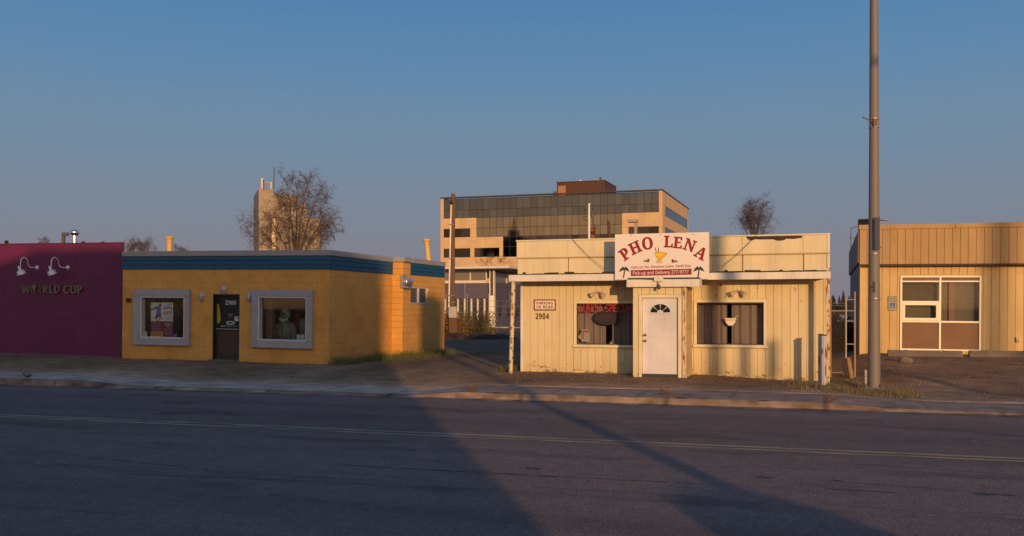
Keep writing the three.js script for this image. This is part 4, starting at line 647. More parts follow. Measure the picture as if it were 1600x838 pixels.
{
  // oval bulkhead lamps: one each side of the door and one above it
  const mk = (px, py, label) => {
    const c = onShop(px, py, VS - 0.003), t = thing('wall_lamp', label, 'wall lamp', [c[0], c[1], VS], 'oval wall lamps round the shop door');
    const m = mat([0.42, 0.42, 0.46], { m: 0.5, r: 0.35 }), ball = (rx, ry, rz, y, v) => { const g = new THREE.SphereGeometry(1, 18, 14); g.scale(rx, ry, rz); g.translate(c[0], c[1] + y, -(VS - v)); return clean(g); };
    part('back_plate', ball(0.085, 0.165, 0.03, 0, 0.01), m, t);
    const br = []; for (const x of [-0.03, 0.03]) br.push(tube([P3(c[0] + x, c[1] + 0.15, VS - 0.02), P3(c[0] + x * 1.3, c[1], VS - 0.115), P3(c[0] + x, c[1] - 0.15, VS - 0.02)], 0.009, 14, 6)); br.push(B(c[0] - 0.075, c[0] + 0.075, c[1] - 0.012, c[1] + 0.012, VS - 0.115, VS - 0.02, 0.008));
    part('guard', br, m, t);
    part('lens', ball(0.06, 0.125, 0.075, 0, 0.03), mat([0.5, 0.5, 0.55], { r: 0.3 }), t);
    return t;
  };
  mk(315.5, 463.8, 'oval grey wall lamp left of the shop door'); mk(350.2, 453.2, 'oval grey wall lamp above the shop door'); mk(390.5, 464.8, 'oval grey wall lamp between the shop door and the right display window');
  const a = box4([196.6, 466], [203.5, 472.5], VS - 0.04), al = thing('alarm_box', 'small dark red alarm box on the block wall beside the left display window', 'alarm', [a[0], a[2], VS]);
  part('box', B(a[0], a[1], a[2], a[3], VS - 0.05, VS - 0.004, 0.008), mat([0.1, 0.018, 0.015], { r: 0.5 }), al); part('strobe', B(a[0] + 0.02, a[1] - 0.06, a[2] + 0.03, a[3] - 0.03, VS - 0.065, VS - 0.05, 0.006), dark, al);
  // flood lamp hood on the side wall
  const q = onU(629.5, 440.5, SU + 0.41), h = thing('hooded_lamp', 'hooded metal lamp high on the sunlit side wall of the shop, by its small window', 'wall lamp', [RU, q[1], q[0]]);
  const hm = mat([0.4, 0.4, 0.44], { m: 0.5, r: 0.35 });
  part('hood', (() => { const g = new THREE.CylinderGeometry(0.2, 0.2, 0.34, 20, 1, true, -0.4, 2.6); g.rotateX(Math.PI / 2); g.translate(RU + 0.12, q[1] + 0.02, -q[0]); return clean(g); })(), hm, h);
  part('lamp_body', [B(RU - 0.01, RU + 0.06, q[1] - 0.22, q[1] + 0.23, q[0] - 0.18, q[0] + 0.18, 0.012), B(RU + 0.06, RU + 0.26, q[1] - 0.22, q[1] - 0.17, q[0] - 0.17, q[0] + 0.17, 0.01)], hm, h);
  part('reflector', (() => { const g = new THREE.SphereGeometry(0.11, 14, 10); g.translate(RU + 0.13, q[1], -q[0]); return clean(g); })(), mat([0.75, 0.75, 0.78], { m: 0.8, r: 0.2 }), h);
}
{
  // posters and display in the two windows
  const paper = (name, label, a, b, v, draw, w, hgt, cat = 'poster') => { const o = box4(a, b, v), t = thing(name, label, cat, [o[0], o[2], v]); part('sheet', B(o[0], o[1], o[2], o[3], v, v + 0.004, 0.001), mat([0.6, 0.6, 0.6]), t); part('print', face(o[0], o[1], o[2], o[3], v - 0.0012), printMat(canvasTex(w, hgt, draw), 0.62), t); };
  const pv = VS + 0.06;
  paper('sale_poster', 'white and maroon 40% OFF sale poster with a snowboarder in the left display window', [235.5, 473], [270, 528], pv, (x, w, h) => {
    x.fillStyle = '#c4ccce'; x.fillRect(0, 0, w, h); const cutY = h * 0.535; x.fillStyle = '#6d1f3e'; x.fillRect(0, cutY, w, h);
    x.fillStyle = '#d7d9d6'; x.fillRect(0, 0, w, cutY);
    x.fillStyle = '#2c6aa6'; x.beginPath(); x.moveTo(92, 40); x.lineTo(130, 60); x.lineTo(126, 120); x.lineTo(134, 150); x.lineTo(66, 150); x.lineTo(72, 100); x.lineTo(66, 84); x.lineTo(6, 96); x.lineTo(2, 80); x.lineTo(52, 56); x.closePath(); x.fill();
    x.fillStyle = '#22324c'; x.beginPath(); x.moveTo(66, 150); x.lineTo(134, 150); x.lineTo(126, 196); x.lineTo(108, 196); x.lineTo(104, 172); x.lineTo(66, 210); x.lineTo(52, 198); x.closePath(); x.fill();
    x.fillStyle = '#3a2b2b'; x.beginPath(); x.arc(118, 32, 18, 0, 7); x.fill(); x.fillStyle = '#a5342f'; x.beginPath(); x.arc(120, 24, 15, 3.2, 6.4); x.fill();
    x.fillStyle = '#d69f5c'; x.save(); x.translate(98, 216); x.rotate(-0.42); x.beginPath(); x.ellipse(0, 0, 74, 14, 0, 0, 7); x.fill(); x.restore();
    x.fillStyle = '#2a2f38'; x.textAlign = 'center'; x.textBaseline = 'middle'; x.fillRect(206, 18, 54, 10); x.font = 'bold 62px sans-serif'; for (const [s, y, ww] of [['40%', 68, 118], ['OFF', 132, 108]]) { x.save(); x.translate(w - 66, y); x.scale(ww / x.measureText(s).width, 1); x.fillText(s, 0, 0); x.restore(); }
    x.fillStyle = '#8a9096'; x.fillRect(190, 176, 84, 5); x.fillRect(176, 192, 98, 5); x.fillRect(186, 206, 88, 4);
    x.fillStyle = '#b58a9a'; for (let i = 0; i < 5; i++) x.fillRect(12, cutY + 22 + i * 22, 110 + (i % 2) * 10, 5); for (let i = 0; i < 4; i++) x.fillRect(166, cutY + 88 + i * 24, 104, 5);
    x.fillStyle = '#d8c2ca'; x.font = 'bold 26px sans-serif'; x.fillText('WORLD', 220, cutY + 34); x.fillText('CUP', 220, cutY + 62);
    x.fillStyle = '#d99a1c'; x.fillRect(0, h * 0.83, w * 0.54, h * 0.17 - 4); x.fillStyle = '#6a4208'; for (let i = 0; i < 2; i++) x.fillRect(12, h * 0.865 + i * 22, 120, 10);
  }, 280, 440);
  paper('window_flyer', 'small pale flyer at the lower left corner of the left display window', [218.5, 518], [229.5, 528.5], pv, (x, w, h) => { x.fillStyle = '#c8d8cc'; x.fillRect(0, 0, w, h); x.fillStyle = '#5a8a6c'; x.fillRect(30, 20, 40, 16); x.fillStyle = '#7d968c'; for (let i = 0; i < 3; i++) x.fillRect(12, 52 + i * 16, 80, 5); }, 104, 104, 'flyer');
  paper('round_sticker_sheet', 'small blue round sticker at the lower right of the left display window', [269, 521], [276.5, 528.5], pv + 0.02, (x, w, h) => { x.fillStyle = '#10161f'; x.fillRect(0, 0, w, h); x.fillStyle = '#2c4a80'; x.beginPath(); x.arc(w / 2, h / 2, w * 0.46, 0, 7); x.fill(); x.fillStyle = '#7a8db0'; x.beginPath(); x.arc(w / 2, h / 2, w * 0.2, 0, 7); x.fill(); }, 64, 64, 'sticker');
  paper('window_notice', 'small white notice at the lower right corner of the right display window', [463.5, 523], [475.5, 534], pv, (x, w, h) => { x.fillStyle = '#c9d6d4'; x.fillRect(0, 0, w, h); x.fillStyle = '#5c706c'; x.fillRect(34, 14, 40, 12); x.fillRect(16, 44, 80, 8); x.fillRect(16, 60, 80, 5); x.fillRect(16, 74, 80, 5); }, 112, 104, 'notice');
  // yellow board leaning inside the door glass
  const dv = VS + 0.125, yb = [[338.5, 476], [341, 474.5], [343.6, 487], [344.8, 497], [343, 505], [340.5, 506], [338.6, 503]].map(([x, y]) => onV(x, y, dv)), s = new THREE.Shape(); yb.forEach(([a, b], i) => (i ? s.lineTo(a, b) : s.moveTo(a, b)));
  const g = new THREE.ExtrudeGeometry(s, { depth: 0.006, bevelEnabled: false }); g.translate(0, 0, -dv);
  const t = thing('pennant', 'narrow yellow pointed banner on the glass of the black shop door', 'banner', [yb[5][0], yb[5][1], dv]); part('banner', g, mat([0.42, 0.32, 0.02], { r: 0.7 }), t);
  // mannequin in a pale parka with hood and goggles
  const m = onV(446, 534, VS + 0.75), M = thing('mannequin', 'mannequin in a pale green patterned parka with hood and goggles in the right display window', 'mannequin', [m[0], m[1], VS + 0.75]);
  const cloth = mat([0.2, 0.25, 0.23], { r: 0.85, map: T.gravel, size: 0.3 }), parts = [];
  const body = new THREE.SphereGeometry(1, 26, 20); { const p = body.attributes.position; for (let i = 0; i < p.count; i++) { const x = p.getX(i), y = p.getY(i), z = p.getZ(i), k = y > 0 ? 1 - 0.35 * y * y : 1 - 0.1 * y * y, f = 1 + 0.05 * Math.sin(x * 22 + y * 9) * Math.cos(y * 14); p.setXYZ(i, x * 0.3 * k * f * (y < -0.2 ? 1.0 : 1), y * 0.42, z * 0.2 * f); } body.computeVertexNormals(); }
  body.translate(m[0], m[1] + 0.3, -(VS + 0.3 + 0.45)); parts.push(clean(body));
  for (const sgn of [-1, 1]) parts.push(tube([P3(m[0] + sgn * 0.2, m[1] + 0.56, VS + 0.3 + 0.45), P3(m[0] + sgn * 0.33, m[1] + 0.34, VS + 0.3 + 0.42), P3(m[0] + sgn * 0.35, m[1] + 0.02, VS + 0.3 + 0.36)], 0.085, 14, 12));
  part('parka', parts, cloth, M);
  const hd = new THREE.SphereGeometry(0.165, 22, 16); hd.scale(1, 1.1, 1); hd.translate(m[0] + 0.01, m[1] + 0.86, -(VS + 0.3 + 0.44)); part('hood', [clean(hd), tube([P3(m[0] - 0.14, m[1] + 0.72, VS + 0.3 + 0.36), P3(m[0], m[1] + 0.66, VS + 0.3 + 0.3), P3(m[0] + 0.15, m[1] + 0.72, VS + 0.3 + 0.36)], 0.06, 12, 10)], mat([0.2, 0.28, 0.22], { r: 0.85 }), M);
  const fc = new THREE.SphereGeometry(0.125, 18, 12); fc.scale(1, 1.1, 1); fc.translate(m[0] + 0.0, m[1] + 0.83, -(VS + 0.3 + 0.37)); part('face', clean(fc), mat([0.08, 0.14, 0.06], { r: 0.6 }), M);
  const gg = new THREE.SphereGeometry(0.1, 18, 10); gg.scale(1.15, 0.5, 0.6); gg.translate(m[0], m[1] + 0.88, -(VS + 0.3 + 0.27)); part('goggles', clean(gg), mat([0.02, 0.03, 0.02], { r: 0.15 }), M);
  part('zip', B(m[0] - 0.008, m[0] + 0.008, m[1] - 0.06, m[1] + 0.6, VS + 0.3 + 0.235, VS + 0.3 + 0.25, 0.002), dark, M);
  // clothes hanging deeper in the shop
  const jacket = (px, py, hgt, c, label) => { const q = onV(px, py, VS + 1.1), t2 = thing('hanging_jacket', label, 'jacket', [q[0], q[1] - hgt, VS + 1.1]); const g2 = new THREE.SphereGeometry(1, 16, 14), p = g2.attributes.position; for (let i = 0; i < p.count; i++) { const x = p.getX(i), y = p.getY(i), z = p.getZ(i); p.setXYZ(i, x * 0.2 * (1 + 0.1 * Math.sin(y * 17 + x * 6)), y * hgt / 2, z * 0.12 * (1 + 0.2 * Math.sin(x * 19))); } g2.computeVertexNormals(); g2.translate(q[0], q[1] - hgt / 2, -(VS + 1.1)); part('jacket', clean(g2), mat(c, { r: 0.9 }), t2); part('hanger', rod(P3(q[0], q[1] - 0.05, VS + 1.1), P3(q[0], q[1] + 0.12, VS + 1.1), 0.006), dark, t2); };
  jacket(464, 488, 0.9, [0.07, 0.012, 0.012], 'dark red jacket hanging behind the mannequin'); jacket(473, 497, 0.8, [0.16, 0.15, 0.14], 'dark grey jacket hanging at the right edge of the right display window'); jacket(422, 476, 1.1, [0.14, 0.12, 0.05], 'olive jacket hanging at the left of the right display window'); jacket(252, 466, 0.6, [0.07, 0.07, 0.08], 'grey jacket hanging above the sale poster'); jacket(276, 476, 1.0, [0.06, 0.08, 0.06], 'dark jacket hanging right of the sale poster');
}

// ---------- the plum panelled shop
{
  const VP = 26.2, L = onV(-75, 500, VP)[0], Rr = onV(190, 500, VP)[0], t = thing('plum_shop', 'plum coloured panelled shop front with WORLD CUP lettering, left of the mustard shop', 'shop', [Rr, 0.3, VP]);
  const c = [0, 1, 2].map((i) => mat([[0.128, 0.0085, 0.066], [0.126, 0.0083, 0.065], [0.13, 0.0087, 0.067]][i], { map: T.paint, size: 2.2, r: 0.6, bump: T.paint, bsize: 0.6, b: 0.0012 }));
  const top = 4.05, ys = [0.2, onV(180, 499.5, VP)[1], onV(180, 439, VP)[1], top], xs = [L]; 
  for (const px of [-35, 5, 45, 79, 117, 153, 189.5]) xs.push(onV(px, 500, VP)[0]);
  xs[xs.length - 1] = Rr;
  let k = 0; for (let j = 0; j < 3; j++) for (let i = 0; i < xs.length - 1; i++) part('panel', B(xs[i] + 0.002, xs[i + 1] - 0.002, ys[j] + 0.002, ys[j + 1] - 0.002, VP, VP + 0.02, 0.002), c[(k++ * 7 + j) % 3], t);
  part('front_wall', B(L, Rr, 0.0, top - 0.01, VP + 0.021, VP + 0.07, 0.002), mat([0.1, 0.02, 0.05]), t);
  for (const g of [B(L, L + 0.2, 0, 3.4, VP + 0.201, VP + 9, 0.002), B(Rr - 0.2, Rr, 0, 3.4, VP + 0.201, VP + 9, 0.002), B(L + 0.2, Rr - 0.2, 0, 3.4, VP + 8.8, VP + 9, 0.002)]) part('side_wall', g, c[0], t);
  part('roof', B(L + 0.2, Rr - 0.2, 3.2, 3.3, VP + 0.2, VP + 8.8, 0.002), tarRoof, t);
  part('cap_flashing', B(L, Rr + 0.01, top - 0.012, top + 0.02, VP - 0.02, VP + 0.08, 0.006), c[1], t);
  part('footing', B(L, Rr, 0.12, 0.31, VP - 0.05, VP + 0.03, 0.01), mat([0.16, 0.14, 0.13], { map: T.concrete, size: 1 }), t);
  const sc = []; for (const y of [ys[1], ys[2]]) for (const x of xs) sc.push(lathe([[0, 0], [0.022, 0], [0.016, 0.008], [0, 0.01]], 8, P3(x + 0.03, y, VP), turnTo(new THREE.Vector3(0, 0, 1))));
  part('clip', sc, mat([0.3, 0.1, 0.18], { r: 0.4 }), t, { kind: 'stuff' });
  // flue and bent vent on its roof
  const f0 = at(114.5, 361, 34), steel = mat([0.75, 0.68, 0.6], { m: 1, r: 0.22 });
  part('flue_pipe', [rod(P3(f0.u, 3.2, f0.v), P3(f0.u, f0.y - 0.12, f0.v), 0.085, 0.085, 16), lathe([[0, 0.2], [0.1, 0.19], [0.14, 0.14], [0.14, 0.06], [0.1, 0.01], [0.085, 0]], 18, P3(f0.u, f0.y - 0.2, f0.v))], steel, t);
  const b0 = at(97, 366.5, 34.2), b1 = at(107, 367, 34.2);
  part('bent_vent', [B(b0.u - 0.05, b0.u + 0.05, 3.2, b0.y - 0.1, b0.v - 0.05, b0.v + 0.05, 0.01), B(b0.u - 0.05, b1.u, b0.y - 0.1, b0.y + 0.02, b0.v - 0.05, b0.v + 0.05, 0.01)], mat([0.1, 0.085, 0.08], { r: 0.7 }), t);
  for (const px of [8, 128, 158.5]) { const q = at(px, 379, 34); part('roof_stub', B(q.u - 0.05, q.u + 0.05, 3.2, q.y, q.v - 0.05, q.v + 0.05, 0.01), dark, t); }
  t.rotation.z = -0.012;
  // gooseneck lamps
  const goose = (x0, label) => {
    const X = (p) => x0 + (p - 75) / 10.475, Y = (p) => 390 + p / 10.475, pts = [[398, 296, 0.02], [330, 296, 0.06], [275, 288, 0.1], [246, 240, 0.14], [238, 180, 0.2], [190, 130, 0.28], [140, 150, 0.36], [124, 210, 0.4], [122, 300, 0.42]];
    const P = pts.map(([a, b, o]) => { const q = onV(X(a), Y(b), VP - o); return P3(q[0], q[1], VP - o); });
    const base = onV(X(398), Y(296), VP), g = thing('gooseneck_lamp', label, 'wall lamp', [base[0], base[1], VP], 'gooseneck lamps over the wall lettering'), m = mat([0.62, 0.62, 0.66], { m: 0.2, r: 0.35 });
    part('arm', tube(P, 0.016, 50, 10), m, g);
    part('wall_plate', lathe([[0, 0], [0.075, 0], [0.075, 0.02], [0.05, 0.05], [0, 0.06]], 18, P3(base[0], base[1], VP - 0.001), turnTo(new THREE.Vector3(0, 0, 1))), m, g);
    const e = P[P.length - 1], d = new THREE.Vector3(-0.22, 1, 0.3);
    const sh = part('lamp_shade', lathe([[0.02, 0.2], [0.04, 0.17], [0.045, 0.07], [0.07, 0.05], [0.12, 0.03], [0.135, -0.02], [0.145, -0.08], [0.15, -0.1], [0.14, -0.1], [0.1, -0.03], [0, -0.01]], 26, e.clone().add(new THREE.Vector3(0.01, -0.13, 0)), turnTo(d)), m, g);
    part('bulb', lathe([[0, -0.14], [0.04, -0.12], [0.045, -0.08], [0.02, -0.03], [0, -0.03]], 14, e.clone().add(new THREE.Vector3(0.01, -0.13, 0)), turnTo(d)), mat([0.6, 0.6, 0.62], { r: 0.3 }), sh);
  };
  goose(27.1, 'left gooseneck lamp on the plum wall, above the letter W'); goose(75.2, 'right gooseneck lamp on the plum wall, above the letters L and D');
  // WORLD CUP: raised letters, the O a globe with a swoosh
  const lm = mat([0.19, 0.125, 0.1], { r: 0.55, map: T.paint, size: 0.4 }), X = (p) => 20 + p / 10.475, Y = (p) => 390 + p / 10.475, base = onV(X(150), Y(720), VP), h = onV(X(150), Y(592), VP)[1] - base[1];
  const w = thing('wall_lettering', 'raised brown letters WORLD CUP with a globe for the O on the plum wall', 'lettering', [base[0], base[1], VP]);
  const put = (s, a, b) => { const p = onV(X(a), Y(720), VP - 0.05), q = onV(X(b), Y(720), VP - 0.05), L2 = letters(s, h, 0.05, 0, 0, 0, 1.4); L2.list.forEach((g) => { g.scale((q[0] - p[0]) / L2.w, 1, 1); g.translate(p[0], p[1], -(VP - 0.02)); part('letter', g, lm, w); }); };
  put('W', 150, 290); put('RLD', 492, 780); put('CUP', 825, 1150);
  const gc = onV(X(345), Y(640), VP - 0.05), gr = onV(X(345), Y(550), VP - 0.05)[1] - gc[1];
  const ring = (r0, r1, a0, a1, cx = gc[0], cy = gc[1]) => { const s = new THREE.Shape(), n = 26; for (let i = 0; i <= n; i++) { const a = lerp(a0, a1, i / n); s[i ? 'lineTo' : 'moveTo'](cx + Math.cos(a) * r0, cy + Math.sin(a) * r0); } for (let i = n; i >= 0; i--) { const a = lerp(a0, a1, i / n); s.lineTo(cx + Math.cos(a) * r1, cy + Math.sin(a) * r1); } const g = new THREE.ExtrudeGeometry(s, { depth: 0.04, bevelEnabled: false }); g.translate(0, 0, -(VP - 0.02)); return clean(g); };
  part('globe_ring', [ring(gr * 0.78, gr * 0.9, 1.2, 5.6), ring(gr * 0.98, gr * 1.1, -0.5, 2.4, gc[0] + gr * 0.35)], lm, w);
  const land = (pts) => { const s = new THREE.Shape(); pts.forEach(([a, b], i) => s[i ? 'lineTo' : 'moveTo'](gc[0] + a * gr, gc[1] + b * gr)); const g = new THREE.ExtrudeGeometry(s, { depth: 0.03, bevelEnabled: false }); g.translate(0, 0, -(VP - 0.025)); return clean(g); };
  part('globe_land', [land([[-0.5, 0.55], [0.2, 0.8], [0.5, 0.4], [0.3, 0.0], [0.1, -0.5], [-0.15, -0.7], [-0.2, -0.2], [-0.45, 0.1]]), land([[-0.75, 0.2], [-0.5, 0.3], [-0.55, -0.1], [-0.75, -0.2]])], lm, w);
  part('swoosh', [land([[0.95, -0.2], [1.35, -0.35], [1.5, -0.95], [1.35, -1.1], [1.25, -0.6], [0.9, -0.5]])], lm, w);
}

// ---------- the beige vertical-plank building on the right
const VR = 34;
{
  const UL = onV(1342, 450, VR - 0.3)[0], UW = UL + 0.02, UR = onV(1800, 450, VR)[0], base = EYE + (HY - 552) / F * 31.3;
  const t = thing('plank_building', 'long beige vertical-plank building with a deep fascia and one large white framed window', 'building', [UW, base, VR]);
  const pc = [0, 1, 2].map((i) => mat([[0.62, 0.43, 0.19], [0.6, 0.41, 0.18], [0.64, 0.45, 0.2]][i], { map: T.streak, size: [1.9, 3], bump: T.wood, bsize: [0.5, 1.5], b: 0.0015, r: 0.75 }));
  const fcM = [0, 1, 2].map((i) => mat([[0.44, 0.275, 0.118], [0.425, 0.265, 0.112], [0.455, 0.285, 0.124]][i], { map: T.streak, size: [1.9, 3], bump: T.wood, bsize: [0.5, 1.5], b: 0.0015, r: 0.75 }));
  const roofY = onV(1470, 348.5, VR - 0.3)[1], capY = onV(1470, 356, VR - 0.3)[1], fasY = onV(1470, 411.5, VR - 0.3)[1];
  const Wn = box4([1406, 430.5], [1533, 548.5], VR), r = rng(71);
  for (let u = UW; u < UR; u += 0.2325) {
    for (const [a, b, c, d] of cut([[u + 0.004, u + 0.2285, base - 0.1, fasY + 0.3]], [[Wn[0] - 0.02, Wn[1] + 0.02, Wn[2] - 0.02, Wn[3] + 0.02]])) if (b - a > 0.02) part('plank', B(a, b, c, d, VR - 0.003 * r(), VR + 0.03, 0.006), pc[Math.floor(r() * 3)], t);
    part('plank', B(u - 0.02 + 0.004, u - 0.02 + 0.2285, fasY, capY, VR - 0.3 - 0.003 * r(), VR - 0.27, 0.006), fcM[Math.floor(r() * 3)], t, { label: 'fascia plank' });
  }
  part('front_wall', cut([[UW, UR, base - 0.3, fasY + 0.3]], [Wn]).map(([a, b, c, d]) => B(a, b, c, d, VR + 0.031, VR + 0.16, 0.001)), pc[1], t);
  part('fascia_backing', B(UL, UR, fasY + 0.01, capY, VR - 0.269, VR - 0.24, 0.001), fcM[1], t);
  part('fascia_shadow_trim', [B(UL - 0.01, UR, fasY - 0.06, fasY - 0.001, VR - 0.3, VR - 0.24, 0.004)], mat([0.06, 0.035, 0.02], { r: 0.8 }), t);  // thin trim coloured dark brown to draw the shadow line under the fascia
  part('soffit', B(UL, UR, fasY + 0.12, fasY + 0.15, VR - 0.239, VR - 0.001, 0.002), mat([0.2, 0.15, 0.09]), t);
  for (let u = UL - 0.03, i = 0; u < UR; u += 2.9, i++) part('cap_flashing', B(u, Math.min(u + 2.89, UR), capY, roofY, VR - 0.33, VR + 0.1, 0.008), fcM[0], t);
  // the left flank: bluish grey siding, and the roof edge that runs back
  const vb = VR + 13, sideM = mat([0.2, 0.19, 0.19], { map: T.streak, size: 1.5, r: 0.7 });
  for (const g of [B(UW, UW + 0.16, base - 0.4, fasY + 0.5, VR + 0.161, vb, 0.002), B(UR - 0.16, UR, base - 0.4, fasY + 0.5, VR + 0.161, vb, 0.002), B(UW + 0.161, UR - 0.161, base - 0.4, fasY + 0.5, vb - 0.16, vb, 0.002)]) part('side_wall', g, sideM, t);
  part('side_fascia', B(UL - 0.05, UL + 0.02, fasY + 0.06, capY - 0.02, VR - 0.239, vb, 0.006), mat([0.26, 0.2, 0.14], { map: T.streak, size: 1.5 }), t);
  part('roof', B(UL, UR, capY - 0.25, capY - 0.06, VR + 0.11, vb, 0.002), tarRoof, t);
  part('floor', B(UW + 0.17, UR - 0.17, base - 0.2, base, VR + 0.17, vb - 0.17, 0.001), mat([0.1, 0.09, 0.08]), t);
  part('corner_trim', B(UW + 0.01, UW + 0.1, base - 0.15, fasY + 0.1, VR - 0.03, VR - 0.004, 0.005), pc[2], t);
  // the window: white frame, five lights, two boarded ones below
  const wm = mat([0.85, 0.78, 0.62], { r: 0.5 }), f = 0.062, bd = mat([0.2, 0.095, 0.045], { r: 0.6, map: T.paint, size: 1.6 });
  const q = (x, y) => onV(x, y, VR), y1 = q(1470, 439)[1], y2 = q(1437, 471)[1], y3 = q(1437, 502)[1], um = q(1468.5, 500)[0], hb = (a, b, y, w = f) => B(a, b, y - w / 2, y + w / 2, VR - 0.035, VR + 0.06, 0.006);
  const win = part('window', [B(Wn[0], Wn[0] + f, Wn[2], Wn[3], VR - 0.04, VR + 0.06), B(Wn[1] - f, Wn[1], Wn[2], Wn[3], VR - 0.04, VR + 0.06), B(um - f / 2, um + f / 2, Wn[2], Wn[3], VR - 0.039, VR + 0.06), hb(Wn[0] + f, um - f / 2, Wn[3] - f / 2), hb(um + f / 2, Wn[1] - f, Wn[3] - f / 2), hb(Wn[0] + f, um - f / 2, Wn[2] + f / 2), hb(um + f / 2, Wn[1] - f, Wn[2] + f / 2), hb(Wn[0] + f, um - f / 2, y1, 0.05), hb(um + f / 2, Wn[1] - f, y1, 0.05), hb(Wn[0] + f, um - f / 2, y3, 0.06), hb(um + f / 2, Wn[1] - f, y3, 0.06), hb(Wn[0] + f, um - f / 2, y2, 0.05)], wm, t);
  const sa = [Wn[0] + f, um - f / 2, y3 + 0.03, y2 - 0.025], s2 = 0.09;
  part('sash', [B(sa[0], sa[1], sa[3] - s2, sa[3], VR - 0.06, VR + 0.02), B(sa[0], sa[1], sa[2], sa[2] + s2, VR - 0.06, VR + 0.02), B(sa[0], sa[0] + s2, sa[2] + s2, sa[3] - s2, VR - 0.059, VR + 0.02), B(sa[1] - s2, sa[1], sa[2] + s2, sa[3] - s2, VR - 0.059, VR + 0.02)], wm, win);
  for (const [a, b, c, d] of [[Wn[0] + f, um - f / 2, y2 + 0.025, y1 - 0.025], [sa[0] + s2, sa[1] - s2, sa[2] + s2, sa[3] - s2], [um + f / 2, Wn[1] - f, y3 + 0.03, y1 - 0.025]]) part('pane', face(a, b, c, d, VR + 0.01), glass(), win);
  for (const [a, b, c, d] of [[Wn[0] + f, um - f / 2, y1 + 0.025, Wn[3] - f], [um + f / 2, Wn[1] - f, y1 + 0.025, Wn[3] - f], [Wn[0] + f, um - f / 2, Wn[2] + f, y3 - 0.03], [um + f / 2, Wn[1] - f, Wn[2] + f, y3 - 0.03]]) part('board', B(a, b, c, d, VR + 0.0, VR + 0.02, 0.001), bd, win);
  // seen through the glass: a back wall, shelves and a pillar
  part('partition', B(UW + 0.5, UR - 0.5, base, fasY, VR + 2.6, VR + 2.7, 0.001), mat([0.3, 0.25, 0.18], { map: T.streak, size: 2 }), t);
  for (const [a, b, y0] of [[Wn[0] + 0.02, um, y3], [um, Wn[1] - 0.02, y3]]) { const sl = []; for (let y = y0 + 0.02, i = 0; y < Wn[3] - 0.05; y += 0.05, i++) sl.push(B(a + 0.01, b - 0.01, y, y + 0.042, VR + 0.2 + 0.008 * (i % 3), VR + 0.206 + 0.008 * (i % 3), 0.001)); part('blind', sl, mat([0.13, 0.105, 0.07], { r: 0.7, map: T.streak, size: [3, 1] }), t); }  // blind is added; its tone stands for sky glow mirrored in the panes
  const pu = q(1484, 500)[0]; part('pillar', B(pu - 0.02, pu + 0.16, base, fasY, VR + 0.14, VR + 0.18, 0.004), mat([0.17, 0.09, 0.05]), t);
  for (const y of [0.75, 1.25, 1.8]) part('shelf', B(um + 0.1, Wn[1] + 0.6, base + y, base + y + 0.05, VR + 1.5, VR + 1.9, 0.004), mat([0.12, 0.1, 0.08]), t);
  // roof things
  const v1 = at(1352, 343, 36); part('roof_vent', B(v1.u - 0.28, v1.u + 0.3, capY - 0.1, v1.y, v1.v - 0.2, v1.v + 0.2, 0.02), dark, t);
  const rl = [[1328.5, 357], [1328.5, 376], [1325.5, 372]].map(([x, y]) => at(x, y, 42)); part('roof_bracket', [rod(P3(rl[0].u, rl[0].y, rl[0].v), P3(rl[1].u, rl[1].y - 0.3, rl[1].v), 0.02), rod(P3(rl[0].u, rl[0].y, rl[0].v), P3(rl[0].u + 0.35, rl[0].y + 0.1, rl[0].v), 0.02), rod(P3(rl[2].u, rl[2].y, rl[2].v), P3(rl[1].u + 0.2, rl[2].y, rl[2].v), 0.02)], mat([0.12, 0.11, 0.11]), t);
  t.rotation.z = -0.008;
  // accessible parking sign, outlet, fascia lamp
  const s = box4([1388, 463], [1401.5, 485.5], VR - 0.03), sg = thing('parking_sign', 'small grey RESERVED PARKING sign with a blue wheelchair symbol beside the white framed window', 'sign', [s[0], s[2], VR - 0.03]);
  part('sign_board', B(s[0], s[1], s[2], s[3], VR - 0.03, VR - 0.01, 0.003), mat([0.4, 0.37, 0.33]), sg);
  part('sign_print', face(s[0], s[1], s[2], s[3], VR - 0.0315), printMat(canvasTex(150, 250, (x, w, h) => { x.fillStyle = '#b5a79c'; x.fillRect(0, 0, w, h); x.strokeStyle = '#5a6a60'; x.lineWidth = 6; x.strokeRect(5, 5, w - 10, h - 10); x.fillStyle = '#4e5a50'; x.font = 'bold 30px sans-serif'; x.textAlign = 'center'; x.textBaseline = 'middle'; for (const [q2, y] of [['RESERVED', 40], ['PARKING', 84]]) { x.save(); x.translate(75, y); x.scale(122 / x.measureText(q2).width, 1); x.fillText(q2, 0, 0); x.restore(); } x.fillStyle = '#2e4f9a'; x.fillRect(34, 118, 84, 92); x.strokeStyle = '#e6e2dc'; x.lineWidth = 7; x.beginPath(); x.arc(72, 176, 22, -0.9, 3.4); x.stroke(); x.beginPath(); x.moveTo(70, 140); x.lineTo(72, 168); x.lineTo(92, 168); x.lineTo(102, 192); x.stroke(); x.fillStyle = '#e6e2dc'; x.beginPath(); x.arc(69, 132, 7, 0, 7); x.fill(); }), 0.75), sg);
  const o = onV(1590.5, 531, VR - 0.05), ob = thing('outlet_box', 'small weatherproof outlet box low on the plank wall, far right', 'outlet', [o[0], o[1] - 0.07, VR]);
  part('box', B(o[0] - 0.05, o[0] + 0.05, o[1] - 0.08, o[1] + 0.08, VR - 0.07, VR - 0.003, 0.01), mat([0.5, 0.4, 0.25]), ob); part('cover', B(o[0] - 0.04, o[0] + 0.04, o[1] - 0.06, o[1] + 0.0, VR - 0.085, VR - 0.07, 0.008), mat([0.35, 0.28, 0.18]), ob);
